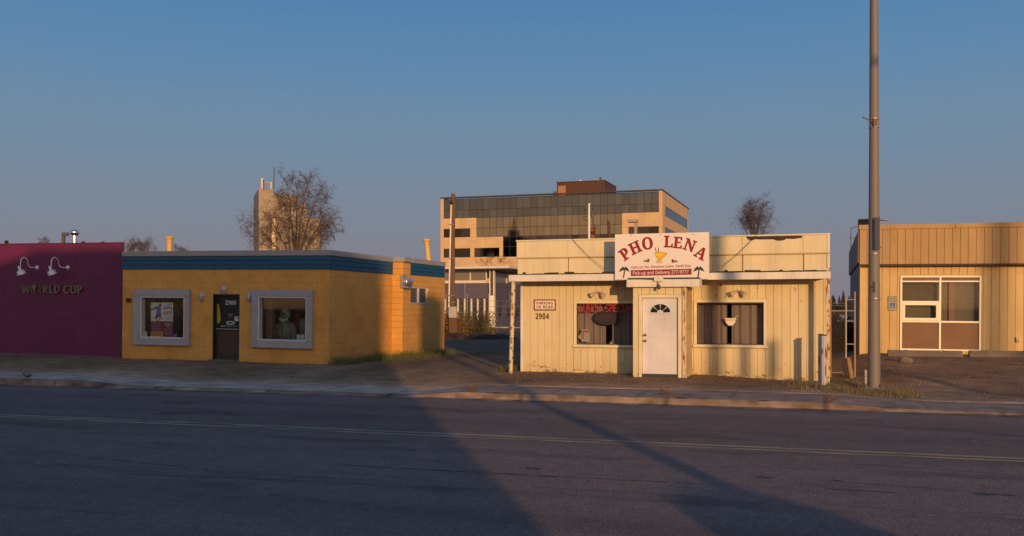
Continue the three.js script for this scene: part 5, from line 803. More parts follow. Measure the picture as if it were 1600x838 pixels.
  const l = at(1385, 344, 33.6), l0 = at(1374, 343, 33.6), lp = thing('fascia_lamp', 'small flat lamp on an arm above the roof edge, just right of the lamp post', 'lamp', [l0.u, roofY, l0.v]);
  part('arm', tube([P3(l0.u - 0.05, roofY - 0.05, l0.v + 0.1), P3(l0.u, l0.y, l0.v), P3(l.u - 0.12, l.y + 0.02, l.v)], 0.015, 10, 6), mat([0.2, 0.16, 0.13]), lp);
  part('lamp_head', (() => { const g = new THREE.SphereGeometry(1, 14, 8); g.scale(0.15, 0.035, 0.09); g.translate(l.u - 0.02, l.y, -l.v); return clean(g); })(), mat([0.45, 0.33, 0.2], { r: 0.4 }), lp);
}

// ---------- street lamp post, fence, posts, stones
{
  const v = 23.8, u = onV(1366, 600, v)[0], gy = groundY(u, v), m = mat([0.2, 0.17, 0.155], { r: 0.65, m: 0.1, map: T.streak, size: [0.7, 3], bump: T.paint, bsize: 0.5, b: 0.001 });
  const t = thing('lamp_post', 'tall tapered grey steel lamp post on a concrete pad beside the kerb', 'lamp post', [u, gy, v]), H2 = 11.6;
  const rAt = (y) => lerp(0.142, 0.082, clamp((y - gy) / 10, 0, 1));
  const pole = part('pole', lathe([[0.142, 0], [rAt(3), 3], [rAt(6), 6], [rAt(H2), H2 - gy], [0, H2 - gy + 0.04]], 16, P3(u, gy + 0.08, v)), m, t);
  part('pad', B(u - 0.34, u + 0.34, gy - 0.1, gy + 0.05, v - 0.34, v + 0.34, 0.02), mat([0.32, 0.27, 0.23], { map: T.concrete, size: 1, bump: T.lumps, bsize: 0.4, b: 0.006 }), t);
  part('base_plate', B(u - 0.2, u + 0.2, gy + 0.05, gy + 0.085, v - 0.2, v + 0.2, 0.008), m, t);
  const rustM = mat([0.2, 0.12, 0.08], { r: 0.7, m: 0.5 });
  for (const a of [-1, 1]) for (const b of [-1, 1]) part('anchor_bolt', [rod(P3(u + a * 0.165, gy + 0.05, v + b * 0.165), P3(u + a * 0.165, gy + 0.17, v + b * 0.165), 0.018, 0.018, 8), lathe([[0, 0.035], [0.034, 0.035], [0.034, 0], [0, 0]], 6, P3(u + a * 0.165, gy + 0.085, v + b * 0.165))], rustM, t);
  const yv = (py) => onV(1366, py, v)[1];
  for (const py of [186, 199, 397, 467]) part('band_clamp', lathe([[rAt(yv(py)) + 0.002, -0.02], [rAt(yv(py)) + 0.012, -0.02], [rAt(yv(py)) + 0.012, 0.02], [rAt(yv(py)) + 0.002, 0.02]], 18, P3(u, yv(py), v)), mat([0.28, 0.24, 0.22], { m: 0.5, r: 0.4 }), t);
  const ry = rAt(yv(190)); part('bracket_stub', [rod(P3(u - 0.02, yv(192), v - ry), P3(u - 0.26, yv(185), v - ry - 0.12), 0.014), B(u - 0.02, u + 0.05, yv(199), yv(187), v - ry - 0.05, v - ry - 0.005, 0.006)], rustM, t);
  const s0 = yv(341), s1 = yv(391.5); part('sign_plate', B(u + 0.0, u + 0.115, s1, s0, v - 0.2, v - 0.17, 0.004), mat([0.03, 0.045, 0.075], { r: 0.5 }), t, { label: 'narrow dark blue plate strapped to the post' });
  for (const y of [s0 - 0.06, s1 + 0.06]) part('plate_bracket', B(u + 0.03, u + 0.15, y - 0.015, y + 0.015, v - 0.17, v - 0.08, 0.003), rustM, t);
  const hy = yv(449), hr = rAt(hy); part('hand_hole', [B(u - 0.02, u + 0.015, hy - 0.12, hy + 0.13, v - hr - 0.02, v - hr + 0.02, 0.004), B(u - 0.085, u - 0.021, hy - 0.012, hy + 0.02, v - hr - 0.02, v - hr + 0.03, 0.004)], mat([0.07, 0.045, 0.035]), t);
  part('cable_guard', B(u - 0.21, u - 0.155, gy + 0.08, yv(578), v - 0.08, v - 0.02, 0.01), mat([0.42, 0.36, 0.31], { map: T.rust, size: 0.8 }), t);
  part('lamp_arm', tube([P3(u, H2 - 0.2, v), P3(u - 0.3, H2 + 0.4, v - 0.9), P3(u - 0.8, H2 + 0.6, v - 2.6)], 0.05, 20, 10), m, t);
  part('lamp_head', B(u - 1.02, u - 0.72, H2 + 0.52, H2 + 0.68, v - 3.3, v - 2.55, 0.05), m, t);
}
{
  // chain link gate between the two buildings
  const v = 26.6, q = (x, y) => onV(x, y, v), g0 = q(1298, 580)[0], g1 = q(1322, 580)[0], g2 = q(1336, 580)[0], gy = groundY((g0 + g1) / 2, v), galv = mat([0.3, 0.26, 0.23], { m: 0.4, r: 0.45 });
  const t = thing('chain_link_gate', 'narrow chain-link gate with a ladder-like post closing the gap beside the cream restaurant', 'gate', [g1, gy, v]);
  const top = q(1310, 486)[1], pt = q(1322, 466)[1], pt2 = q(1336, 456)[1];
  part('post', rod(P3(g0, gy - 0.1, v), P3(g0, pt, v), 0.024), mat([0.3, 0.17, 0.1], { r: 0.8 }), t);
  part('post', rod(P3(g1, gy - 0.1, v), P3(g1, pt, v), 0.026), galv, t);
  part('post', rod(P3(g2, gy - 0.1, v), P3(g2, pt2, v), 0.026), mat([0.34, 0.2, 0.12], { r: 0.8 }), t);
  for (const py of [468.5, 486, 502, 538]) part('rung', rod(P3(g1, q(1328, py)[1], v), P3(g2, q(1328, py)[1], v), 0.018), galv, t);
  part('top_rail', rod(P3(g0, top, v), P3(g1, top, v), 0.02), galv, t);
  part('bottom_rail', rod(P3(g0, gy + 0.12, v), P3(g1, gy + 0.12, v), 0.016), galv, t);
  for (const py of [474, 478]) part('strand', rod(P3(g0, q(1310, py)[1], v), P3(g1, q(1310, py)[1], v), 0.005, 0.005, 5), galv, t);
  const wires = [], w = g1 - g0, h = top - gy - 0.12, st = 0.085;
  for (let k = -Math.ceil(h / st); k * st < w; k++) for (const s of [0, 1]) { let a = k * st, b = a + h, ya = 0, yb = h; if (a < 0) { ya = -a; a = 0; } if (b > w) { yb -= b - w; b = w; } if (b <= a) continue; const X = (x) => (s ? g1 - x : g0 + x); wires.push(rod(P3(X(a), gy + 0.12 + ya, v + 0.004 * (s ? 1 : -1)), P3(X(b), gy + 0.12 + yb, v + 0.004 * (s ? 1 : -1)), 0.0026, 0.0026, 4, false)); }
  part('wire_mesh', wires, mat([0.25, 0.2, 0.16], { r: 0.6, m: 0.3 }), t, { kind: 'stuff' });
  // loose timber leaning at its foot
  const s = thing('timber_stake', 'short pale timber stake leaning at the foot of the chain-link gate', 'stake', [q(1331, 575)[0], gy, v - 0.25]);
  const a = onV(1331, 577, v - 0.25), b = onV(1325.5, 560, v - 0.25); part('stake', rod(P3(a[0], gy - 0.05, v - 0.25), P3(b[0], b[1], v - 0.15), 0.07, 0.06, 4), mat([0.5, 0.33, 0.16], { map: T.wood, size: 0.4, r: 0.85 }), s);
  // the pair of short white posts by the corner
  const wp = (x, y0, y1, vv, lean, label) => { const p = onV(x, y0, vv), p1 = onV(x + lean, y1, vv), g = thing('white_post', label, 'post', [p[0], groundY(p[0], vv), vv]); const m = mat([0.5, 0.5, 0.52], { map: T.rust, size: [0.6, 2.2], r: 0.6 }); part('post', cbox(p[0] - 0.055, p[0] + 0.055, groundY(p[0], vv) - 0.08, p1[1], -vv - 0.03, -vv + 0.03, 0.006), m, g); part('post_top', B(p[0] - 0.065, p[0] + 0.065, p1[1], p1[1] + 0.03, vv - 0.04, vv + 0.04, 0.006), mat([0.16, 0.07, 0.04], { r: 0.8, map: T.rust, size: 0.3 }), g); part('channel', B(p[0] - 0.02, p[0] + 0.02, groundY(p[0], vv), p1[1] - 0.02, vv - 0.045, vv - 0.03, 0.004), mat([0.45, 0.45, 0.48], { r: 0.5, m: 0.3 }), g); };
  wp(1282.3, 596, 524, 24.25, 0, 'short white metal post nearest the plank wall at the restaurant corner'); wp(1288, 597, 525, 24.0, 0, 'short white metal post at the restaurant corner, the one nearer the lamp post');
}
{
  // parking stops and a rock on the gravel
  const cm = mat([0.3, 0.235, 0.19], { map: T.concrete, size: 1.4, bump: T.lumps, bsize: 0.4, b: 0.01, r: 0.9 });
  const stop = (p0, p1, label) => { const v = 32.6, a = onV(p0, 556, v)[0], b = onV(p1, 556, v)[0], gy = groundY((a + b) / 2, v), t = thing('parking_stop', label, 'parking stop', [(a + b) / 2, gy, v], 'concrete parking stops in front of the plank building');
    const s = new THREE.Shape(); s.moveTo(-0.14, -0.06); s.lineTo(0.14, -0.06); s.lineTo(0.13, 0.06); s.lineTo(0.08, 0.14); s.lineTo(-0.08, 0.14); s.lineTo(-0.13, 0.06); const g = new THREE.ExtrudeGeometry(s, { depth: b - a - 0.06, bevelEnabled: true, bevelSize: 0.02, bevelThickness: 0.03, bevelSegments: 2 }); g.rotateY(Math.PI / 2); g.translate(a + 0.03, gy + 0.02, -v); part('stop', clean(g), cm, t);
    part('pin', [0.25, 0.75].map((k) => lathe([[0, 0.01], [0.03, 0.01], [0.03, -0.02]], 8, P3(lerp(a, b, k), gy + 0.185, v))), mat([0.1, 0.06, 0.04], { m: 0.5 }), t); };
  stop(1387, 1504, 'concrete parking stop directly under the white framed window'); stop(1514, 1630, 'concrete parking stop at the right edge of the gravel lot');
  const rock = (px, py, r, c, label, seed, name = 'rock') => { const d = 1.55 * F / (py - HY), q = at(px, py, d * 0.98); const rr = rng(seed), g = new THREE.IcosahedronGeometry(r, 2), p = g.attributes.position, o = [rr() * 9, rr() * 9]; for (let i = 0; i < p.count; i++) { const x = p.getX(i), y = p.getY(i), z = p.getZ(i), k = 0.75 + 0.5 * vnoise(x / r * 1.6 + o[0] + 20, (y - z) / r * 1.6 + o[1] + 20, 64); p.setXYZ(i, x * k * 1.25, y * k * 0.8, z * k); } g.computeVertexNormals(); const gy = groundY(q.u, q.v); g.translate(q.u, gy + r * 0.3, -q.v); const t = thing(name, label, 'rock', [q.u, gy, q.v]); part('stone', clean(g), mat(c, { bump: T.lumps, bsize: 0.4, b: 0.01, r: 0.95 }), t); };
  rock(1416.5, 563, 0.16, [0.22, 0.17, 0.13], 'brown rock on the gravel in front of the left parking stop', 5);
  // a scatter of small pale stones on the gravel and dirt
  const r = rng(55), n = 7000, geo = new THREE.IcosahedronGeometry(1, 0), im = new THREE.InstancedMesh(geo, mat([0.34, 0.29, 0.25], { r: 0.9 }), n), M4 = new THREE.Matrix4(), qn = new THREE.Quaternion(), e = new THREE.Euler(), col = new THREE.Color();
  for (let i = 0; i < n; i++) { const lot = r() < 0.72, u = lot ? 1 + r() * 18 : -24 + r() * 25, v = lot ? 21.3 + r() * 11 : 21.4 + r() * 3.6, s = 0.006 + 0.014 * r() * r() + (r() > 0.99 ? 0.02 : 0); e.set(r() * 6, r() * 6, r() * 6); M4.compose(P3(u, groundY(u, v) + s * 0.2, v), qn.setFromEuler(e), new THREE.Vector3(s * 1.3, s * 0.8, s)); im.setMatrixAt(i, M4); const k = 0.3 + 0.6 * r() * r(); im.setColorAt(i, col.setRGB(k, k * 0.97, k * 0.93)); }
  im.name = 'gravel_stones'; im.userData = { kind: 'stuff', label: 'small pale stones scattered over the gravel and dirt', category: 'gravel' }; scene.add(im);
}
{
  // grass: blades in clumps along walls and posts
  const r = rng(61), bladeG = (() => { const g = new THREE.BufferGeometry(); g.setAttribute('position', new THREE.Float32BufferAttribute([-0.5, 0, 0, 0.5, 0, 0, 0.28, 0.55, 0.12, -0.5, 0, 0, 0.28, 0.55, 0.12, -0.2, 0.6, 0.12, -0.2, 0.6, 0.12, 0.28, 0.55, 0.12, 0.1, 1, 0.42], 3)); g.computeVertexNormals(); return g; })();
  const list = [], M4 = new THREE.Matrix4(), qn = new THREE.Quaternion(), e = new THREE.Euler(), col = new THREE.Color();
  const clump = (u, v, rad, n, h, green) => { for (let i = 0; i < n; i++) { const a = r() * 6.28, d = Math.sqrt(r()) * rad, x = u + Math.cos(a) * d, y = v + Math.sin(a) * d; list.push([x, groundY(x, y) - 0.005, y, h * (0.45 + 0.75 * r()), r() * 6.28, (r() - 0.5) * 0.9, r() < green]); } };
  for (let i = 0; i < 90; i++) { const k = r(), v = lerp(25.9, 33.8, k); clump((v < 30.4 ? SU : RU) + 0.22 + r() * 0.35, v, 0.22, 46, 0.12 + 0.2 * r(), 0.7); }
  for (let i = 0; i < 16; i++) clump(SU - 0.1 - r() * 7.4, VS - 0.12 - 0.1 * r(), 0.1, 9, 0.06 + 0.12 * r() * r(), 0.5);
  for (let i = 0; i < 70; i++) clump(lerp(-0.9, 1.9, r()), lerp(21.7, 24.6, r()), 0.25, 36, 0.06 + 0.1 * r(), 0.22);
  for (let i = 0; i < 12; i++) clump(lerp(0.7, 1.7, r()), lerp(22.6, 23.5, r()), 0.14, 34, 0.12, 0.35);
  for (let i = 0; i < 26; i++) clump(lerp(PL - 0.3, PR, r()), VF - 0.1, 0.1, 16, 0.05 + 0.06 * r(), 0.3);
  for (let i = 0; i < 20; i++) clump(PL - 0.15 - 0.4 * r(), 24.6 + r() * 1.6, 0.16, 30, 0.16, 0.6);
  for (let i = 0; i < 12; i++) clump(lerp(0.2, 1.0, r()), lerp(24.5, 27.5, r()), 0.2, 30, 0.12, 0.3);
  const dead = [], im = new THREE.InstancedMesh(bladeG, new THREE.MeshPhysicalMaterial({ roughness: 0.85, side: THREE.DoubleSide }), list.length);
  list.forEach(([u, y, v, h, ry, tl, g], i) => { e.set(tl, ry, tl * 0.6); M4.compose(P3(u, y, v), qn.setFromEuler(e), new THREE.Vector3(0.011, h, h * 0.9)); im.setMatrixAt(i, M4); const k = 0.6 + 0.8 * r(); im.setColorAt(i, g ? col.setRGB(0.1 * k, 0.14 * k, 0.035 * k) : col.setRGB(0.19 * k, 0.12 * k, 0.065 * k)); });
  im.name = 'grass'; im.userData = { kind: 'stuff', label: 'thin green and dry grass along the shop walls and round the lamp post', category: 'grass' }; scene.add(im);
  // dead weeds growing out of the kerb joint
  const weed = (px, py, label, s = 1, green = false) => { const q = at(px, py, 1.87 * F / (py - HY)), gy = q.v > WALK ? groundY(q.u, q.v) : q.v > KERB ? kerbTop(q.u) : 0, t = thing('dead_weed', label, 'weed', [q.u, gy, q.v]), b = [], lf = []; for (let i = 0; i < 26; i++) { const a = r() * 6.28, L = s * (0.1 + 0.14 * r()), tip = P3(q.u + Math.cos(a) * L * 0.9, gy + L * (0.3 + 0.7 * r()), q.v + Math.sin(a) * L * 0.4), o = P3(q.u + 0.03 * (r() - 0.5), gy, q.v); b.push(rod(o, tip, 0.005, 0.002, 4, false)); for (let k = 0; k < 3; k++) { const m = o.clone().lerp(tip, 0.4 + 0.6 * r()), d = new THREE.Vector3(r() - 0.5, r() - 0.2, r() - 0.5).multiplyScalar(0.07 * s), w = new THREE.Vector3(r() - 0.5, 0, r() - 0.5).multiplyScalar(0.03 * s); lf.push([m.toArray(), m.clone().add(d).add(w).toArray(), m.clone().add(d).sub(w).toArray()]); } } part('stems', b, mat(green ? [0.08, 0.11, 0.03] : [0.16, 0.08, 0.04], { r: 0.9 }), t); part('leaves', tris(lf), mat(green ? [0.09, 0.12, 0.035] : [0.18, 0.09, 0.045], { r: 0.9, side: true }), t, { kind: 'stuff' }); };
  weed(737, 620, 'dead weed in the kerb at the end of the driveway, below the grey alley', 1); weed(1043, 627, 'dead weed in the kerb in front of the restaurant door', 1); weed(1296, 637, 'dead weed in the kerb left of the lamp post', 0.9); weed(42, 598, 'dead weed in the kerb at the far left', 1); weed(258, 560, 'tall weed at the foot of the mustard wall under the left display window', 1.2, true); weed(1381, 556, 'weed at the left end of the left parking stop', 1.3, true); weed(1543, 556, 'weed between the boarded window and the right parking stop', 1.2, true); weed(1262, 586, 'dry weed at the foot of the plank wall near the white posts', 1.6);
}

// ---------- trees
function stemTree(name, label, d, basePx, splitPy, stems, seed, bark, twigC, o = {}) {   // stems: tips [px, py, depth offset]; every stem sends out branches, these send out twigs
  const r = rng(seed), b = at(basePx, splitPy, d), gy = groundY(b.u, b.v), t = thing(name, label, 'tree', [b.u, gy, b.v]), trunk = [], limb = [], twig = [], V = (x, y, z) => new THREE.Vector3(x, y, z);
  const base = P3(b.u, b.y, b.v), right = V(cT, 0, -sT), back = V(-sT, 0, -cT), R0 = o.r ?? 0.13;
  trunk.push(rod(P3(b.u, gy - 0.1, b.v), base, R0 * 1.7, R0 * 1.3, 9));
  const grow = (p, dir, L, rad, depth) => {
    const n = depth < 1 ? 4 : 3; let q = p, dd = dir.clone(), rr = rad;
    for (let i = 0; i < n; i++) {
      dd = dd.clone().add(V(r() - 0.5, (r() - 0.45) * 0.8 - (o.droop ?? 0) * depth * 0.1, r() - 0.5).multiplyScalar(0.42)).normalize();
      const e = q.clone().addScaledVector(dd, L / n), r2 = Math.max(rr * 0.78, 0.005);
      (depth === 0 ? limb : twig).push(rod(q, e, rr, r2, depth === 0 ? 5 : 3, false)); q = e; rr = r2;
      if (depth < 3) { const k = depth === 0 ? 2 : depth === 1 ? 2 : (r() < 0.5 ? 1 : 0); for (let j = 0; j < k; j++) { const s = V(r() - 0.5, r() - 0.5, r() - 0.5).normalize(); grow(q, dd.clone().multiplyScalar(0.75).add(s).normalize(), L * (0.42 + 0.3 * r()), Math.max(rr * 0.55, 0.0048), depth + 1); } }
    }
  };
  for (const [px, py, off = 0, w = 1] of stems) {
    const k = at(px, py, d + off), tip = P3(k.u, k.y, k.v), H = tip.distanceTo(base), side = tip.clone().sub(base); side.y = 0;
    const pts = []; for (let i = 0; i <= 10; i++) { const f = i / 10, p = base.clone().lerp(tip, f); p.addScaledVector(side, -0.07 * Math.sin(f * Math.PI)); p.add(V(r() - 0.5, 0, r() - 0.5).multiplyScalar(0.14 * f)); pts.push(p); }
    let rr = R0 * Math.min(1, H / 5) * w;
    for (let i = 0; i < 10; i++) { const r2 = Math.max(R0 * Math.min(1, H / 5) * w * (1 - (i + 1) / 10.6), 0.008); (i < 7 ? trunk : limb).push(rod(pts[i], pts[i + 1], rr, r2, i < 5 ? 7 : 5, false)); rr = r2; }
    const n = Math.round((o.n ?? 3.1) * H); for (let i = 0; i < n; i++) { const f = 0.3 + 0.68 * Math.pow((i + r()) / n, 0.8), x = f * 10, p = pts[Math.floor(x)].clone().lerp(pts[Math.min(10, Math.floor(x) + 1)], x % 1), a = r() * 6.28, up = pts[Math.min(10, Math.floor(x) + 1)].clone().sub(pts[Math.floor(x)]).normalize(); const out = V(Math.cos(a), 0.25 + 0.5 * r(), Math.sin(a)).normalize(); grow(p, up.multiplyScalar(0.7).add(out).normalize(), (o.len ?? 1.25) * (1.15 - 0.7 * f) * (0.6 + 0.8 * r()), 0.018, 0); }
  }
  part('trunk', trunk, mat(bark, { r: 0.9, map: T.streak, size: 0.6 }), t); part('branches', limb, mat(bark, { r: 0.9 }), t); part('crown', twig, mat(twigC, { r: 0.95 }), t, { kind: 'stuff' });
  return t;
}
stemTree('birch_tree', 'large bare multi-stemmed birch rising behind the mustard shop roof', 54, 462, 428, [[480, 275, 0], [448, 285, 0.6], [498, 296, -0.5], [464, 292, 1], [432, 312, -0.8], [516, 322, 0.4], [420, 338, 0.8], [507, 350, -0.6], [388, 342, 0.3, 0.8], [392, 368, -0.4, 0.7], [523, 362, 0.2, 0.7]], 12, [0.11, 0.08, 0.065], [0.12, 0.08, 0.065], { len: 1.3, n: 1.75, droop: 1, r: 0.1 });
stemTree('bare_tree', 'round bare tree rising behind the restaurant parapet', 78, 1179, 400, [[1178, 313, 0], [1166, 324, 0.5], [1191, 322, -0.5], [1157, 342, 0.4], [1202, 342, -0.3], [1172, 330, -0.8], [1186, 332, 0.8]], 22, [0.09, 0.07, 0.065], [0.115, 0.085, 0.08], { len: 1.5, n: 1.6, r: 0.12 });
stemTree('bare_tree', 'small bare tree in front of the office block, over the flat white roof', 130, 768, 425, [[768, 400, 0], [752, 404, 0.5], [784, 403, -0.5], [745, 411, 0], [792, 410, 0]], 33, [0.14, 0.08, 0.05], [0.2, 0.11, 0.065], { len: 1.2, n: 0.9, r: 0.06 });
stemTree('bare_tree', 'low bare treetop just right of the plum shop roof', 95, 210, 420, [[208, 384, 0], [215, 381, 0], [203, 388, 0]], 41, [0.1, 0.08, 0.075], [0.12, 0.09, 0.085], { len: 1.2, n: 2.4 });
stemTree('bare_tree', 'higher bare treetop between the plum shop and the yellow vent pipe', 95, 226, 420, [[225, 379, 0], [230, 383, 0], [221, 386, 0]], 42, [0.1, 0.08, 0.075], [0.12, 0.09, 0.085], { len: 1.1, n: 2.4 });
stemTree('bare_tree', 'bare treetop just above the plum shop roof, left of the bent vent', 100, 68, 420, [[68, 374, 0], [64, 379, 0], [73, 378, 0]], 43, [0.1, 0.08, 0.075], [0.12, 0.09, 0.085], { len: 0.9, n: 2 });
stemTree('bare_tree', 'faint treetop peeping over the mustard shop roof', 110, 282, 420, [[279, 388, 0], [286, 389, 0], [272, 390, 0]], 44, [0.1, 0.08, 0.075], [0.12, 0.09, 0.085], { len: 0.9, n: 2 });
function spruce(label, px, py, d, seed, group, w = 0.17) {
  const q = at(px, py, d), gy = groundY(q.u, q.v), H = q.y - gy, r = rng(seed), t = thing('spruce_tree', label, 'tree', [q.u, gy, q.v], group), f = [];
  part('trunk', rod(P3(q.u, gy, q.v), P3(q.u, q.y - 0.2, q.v), H * 0.018, 0.02, 7), mat([0.07, 0.05, 0.035]), t);
  const n = Math.round(40 + H * 5);
  for (let i = 0; i < n * 14; i++) { const k = Math.pow(r(), 0.75), y = gy + H * (1 - k * 0.93), R = H * w * (0.1 + k) * (0.6 + 0.5 * r()), a = r() * 6.28, o = P3(q.u + Math.cos(a) * R * 0.2, y, q.v + Math.sin(a) * R * 0.2), e = P3(q.u + Math.cos(a) * R, y - R * 0.45, q.v + Math.sin(a) * R), s = new THREE.Vector3(-Math.sin(a), 0.2, Math.cos(a)).multiplyScalar(R * 0.22 + 0.05); f.push([o.toArray(), e.clone().add(s).toArray(), e.clone().sub(s).toArray()]); }
  part('crown', tris(f), mat([0.04, 0.045, 0.03], { r: 0.95, side: true }), t, { kind: 'stuff' });
}
spruce('tall pointed spruce in the gap between the restaurant and the plank building', 1318, 453, 150, 3, 0); spruce('shorter spruce left of the tall one, in the gap by the chain-link gate', 1311.5, 461, 150, 4, 0); spruce('spruce half hidden behind the right corner of the restaurant', 1302, 460, 120, 5, 0, 0.3); spruce('dark spruce against the grey side wall of the plank building', 1327, 462, 140, 6, 0, 0.3);
function bush(label, px, py, d, w, h, seed, c) {
  const q = at(px, py, d), gy = groundY(q.u, q.v), r = rng(seed), t = thing('bush', label, 'bush', [q.u, gy, q.v]), st = [], lf = [];
  for (let i = 0; i < 90; i++) { const a = r() * 6.28, R = w / 2 * Math.sqrt(r()), e = P3(q.u + Math.cos(a) * R, gy + h * (0.55 + 0.5 * r()) * (1 - 0.4 * R / w), q.v + Math.sin(a) * R); st.push(rod(P3(q.u + Math.cos(a) * R * 0.25, gy - 0.05, q.v + Math.sin(a) * R * 0.25), e, 0.014, 0.004, 4, false)); for (let k = 0; k < 44; k++) { const m = e.clone().add(new THREE.Vector3((r() - 0.5) * 0.6, (r() - 0.8) * h * 0.95, (r() - 0.5) * 0.6)), d2 = new THREE.Vector3(r() - 0.5, r() - 0.4, r() - 0.5).multiplyScalar(0.2), s = new THREE.Vector3(r() - 0.5, r() - 0.5, r() - 0.5).multiplyScalar(0.1); lf.push([m.toArray(), m.clone().add(d2).add(s).toArray(), m.clone().add(d2).sub(s).toArray()]); } }
  part('stems', st, mat([0.14, 0.09, 0.05], { r: 0.9 }), t); part('foliage', tris(lf), mat(c, { r: 0.9, side: true }), t, { kind: 'stuff' });
}
bush('olive bush in the alley in front of the grey building', 741, 520, 64, 2.9, 1.6, 3, [0.15, 0.11, 0.035]);
bush('rusty bush at the foot of the utility pole, beside the mustard shop', 699, 520, 62, 2.2, 1.6, 4, [0.2, 0.1, 0.03]);
bush('dark thicket behind the chain-link gate, filling the gap between the buildings', 1316, 560, 37, 2.2, 1.0, 7, [0.035, 0.03, 0.02]);
bush('dark shrub behind the left half of the gate, against the restaurant corner', 1303, 560, 40, 1.6, 1.3, 8, [0.035, 0.028, 0.02]);
{
  // earth mounds and scraps in the alley
  const mound = (px, py, d, w, h, label, seed, c = [0.045, 0.042, 0.04]) => { const q = at(px, py, d), gy = groundY(q.u, q.v), g = new THREE.SphereGeometry(1, 26, 12, 0, 6.2832, 0, 1.57), p = g.attributes.position; for (let i = 0; i < p.count; i++) { const x = p.getX(i), y = p.getY(i), z = p.getZ(i), k = 0.7 + 0.6 * fbm(x * 0.13 + 0.5 + seed * 0.17, z * 0.13 + 0.5, 16, 4, seed); p.setXYZ(i, x * w / 2 * k, y * h * k, z * w / 3 * k); } g.computeVertexNormals(); g.translate(q.u, gy - 0.05, -q.v); const t = thing('rubble_heap', label, 'rubble', [q.u, gy, q.v]); part('heap', clean(g), mat(c, { r: 0.95, bump: T.lumps, bsize: 1, b: 0.04, map: T.gravel, size: 1.2 }), t); };
  mound(757, 528, 58, 2.2, 0.42, 'dark earth heap in the alley below the olive bush', 3); mound(780, 529, 58, 1.9, 0.32, 'low dark earth heap nearest the restaurant in the alley', 4); mound(709, 527, 58, 2.2, 0.4, 'reddish rubble heap beside the mustard shop in the alley', 5, [0.14, 0.07, 0.04]); mound(727, 526, 58, 0.9, 0.3, 'pale lump of rubble between the two bushes', 6, [0.3, 0.28, 0.26]);
}
{
  // utility pole with a meter cabinet
  const p0 = at(704.5, 500, 61), p1 = at(706.8, 303, 61), gy = groundY(p0.u, p0.v), t = thing('utility_pole', 'brown wooden utility pole with a white conduit, left of the office block', 'utility pole', [p0.u, gy, p0.v]);
  part('pole', rod(P3(p0.u + 0.08, gy - 0.2, p0.v), P3(p1.u + 0.06, p1.y, p1.v), 0.16, 0.12, 10), mat([0.24, 0.13, 0.075], { r: 0.9, map: T.wood, size: [0.8, 2] }), t);
  part('conduit', rod(P3(p0.u - 0.1, 1.5, p0.v - 0.13), P3(at(704.3, 320, 60.8).u, at(704.3, 320, 60.8).y, p0.v - 0.13), 0.055, 0.05, 8), mat([0.75, 0.66, 0.56], { r: 0.5 }), t);
  const hd = at(704.6, 317, 60.8); part('weather_head', (() => { const g = new THREE.SphereGeometry(0.11, 10, 8); g.translate(hd.u, hd.y, -p0.v + 0.13); return clean(g); })(), dark, t);
  for (const py of [351, 404, 462, 473]) { const q = at(704, py, 60.8); part('strap', B(q.u - 0.14, q.u + 0.3, q.y - 0.03, q.y + 0.03, p0.v - 0.2, p0.v - 0.16, 0.006), mat([0.3, 0.25, 0.22], { m: 0.5 }), t); }
  const c = at(705.5, 488, 60.4), m = c.m; part('meter_cabinet', B(c.u - 0.25, c.u + 0.25, c.y - 0.36, c.y + 0.34, p0.v - 0.42, p0.v - 0.2, 0.02), mat([0.5, 0.44, 0.38], { r: 0.55, map: T.paint, size: 1 }), t);
  part('cabinet_stand', B(c.u - 0.26, c.u + 0.28, gy, c.y - 0.365, p0.v - 0.4, p0.v - 0.2, 0.02), mat([0.25, 0.12, 0.06], { r: 0.9, map: T.wood, size: 0.6 }), t);
  // shoebox street light behind the restaurant
  const a = at(993.5, 343, 62), b = at(983, 346, 62), s = thing('parking_light', 'shoebox parking lot light on a square pole, above the left part of the big sign', 'street light', [a.u, 0, a.v]), mm = mat([0.36, 0.28, 0.22], { r: 0.5 });
  part('pole', B(a.u - 0.09, a.u + 0.09, 0, a.y, a.v - 0.09, a.v + 0.09, 0.01), mm, s); part('lamp_head', B(b.u - 0.08, a.u + 0.12, a.y - 0.2, a.y, a.v - 0.25, a.v + 0.25, 0.03), mm, s);
}

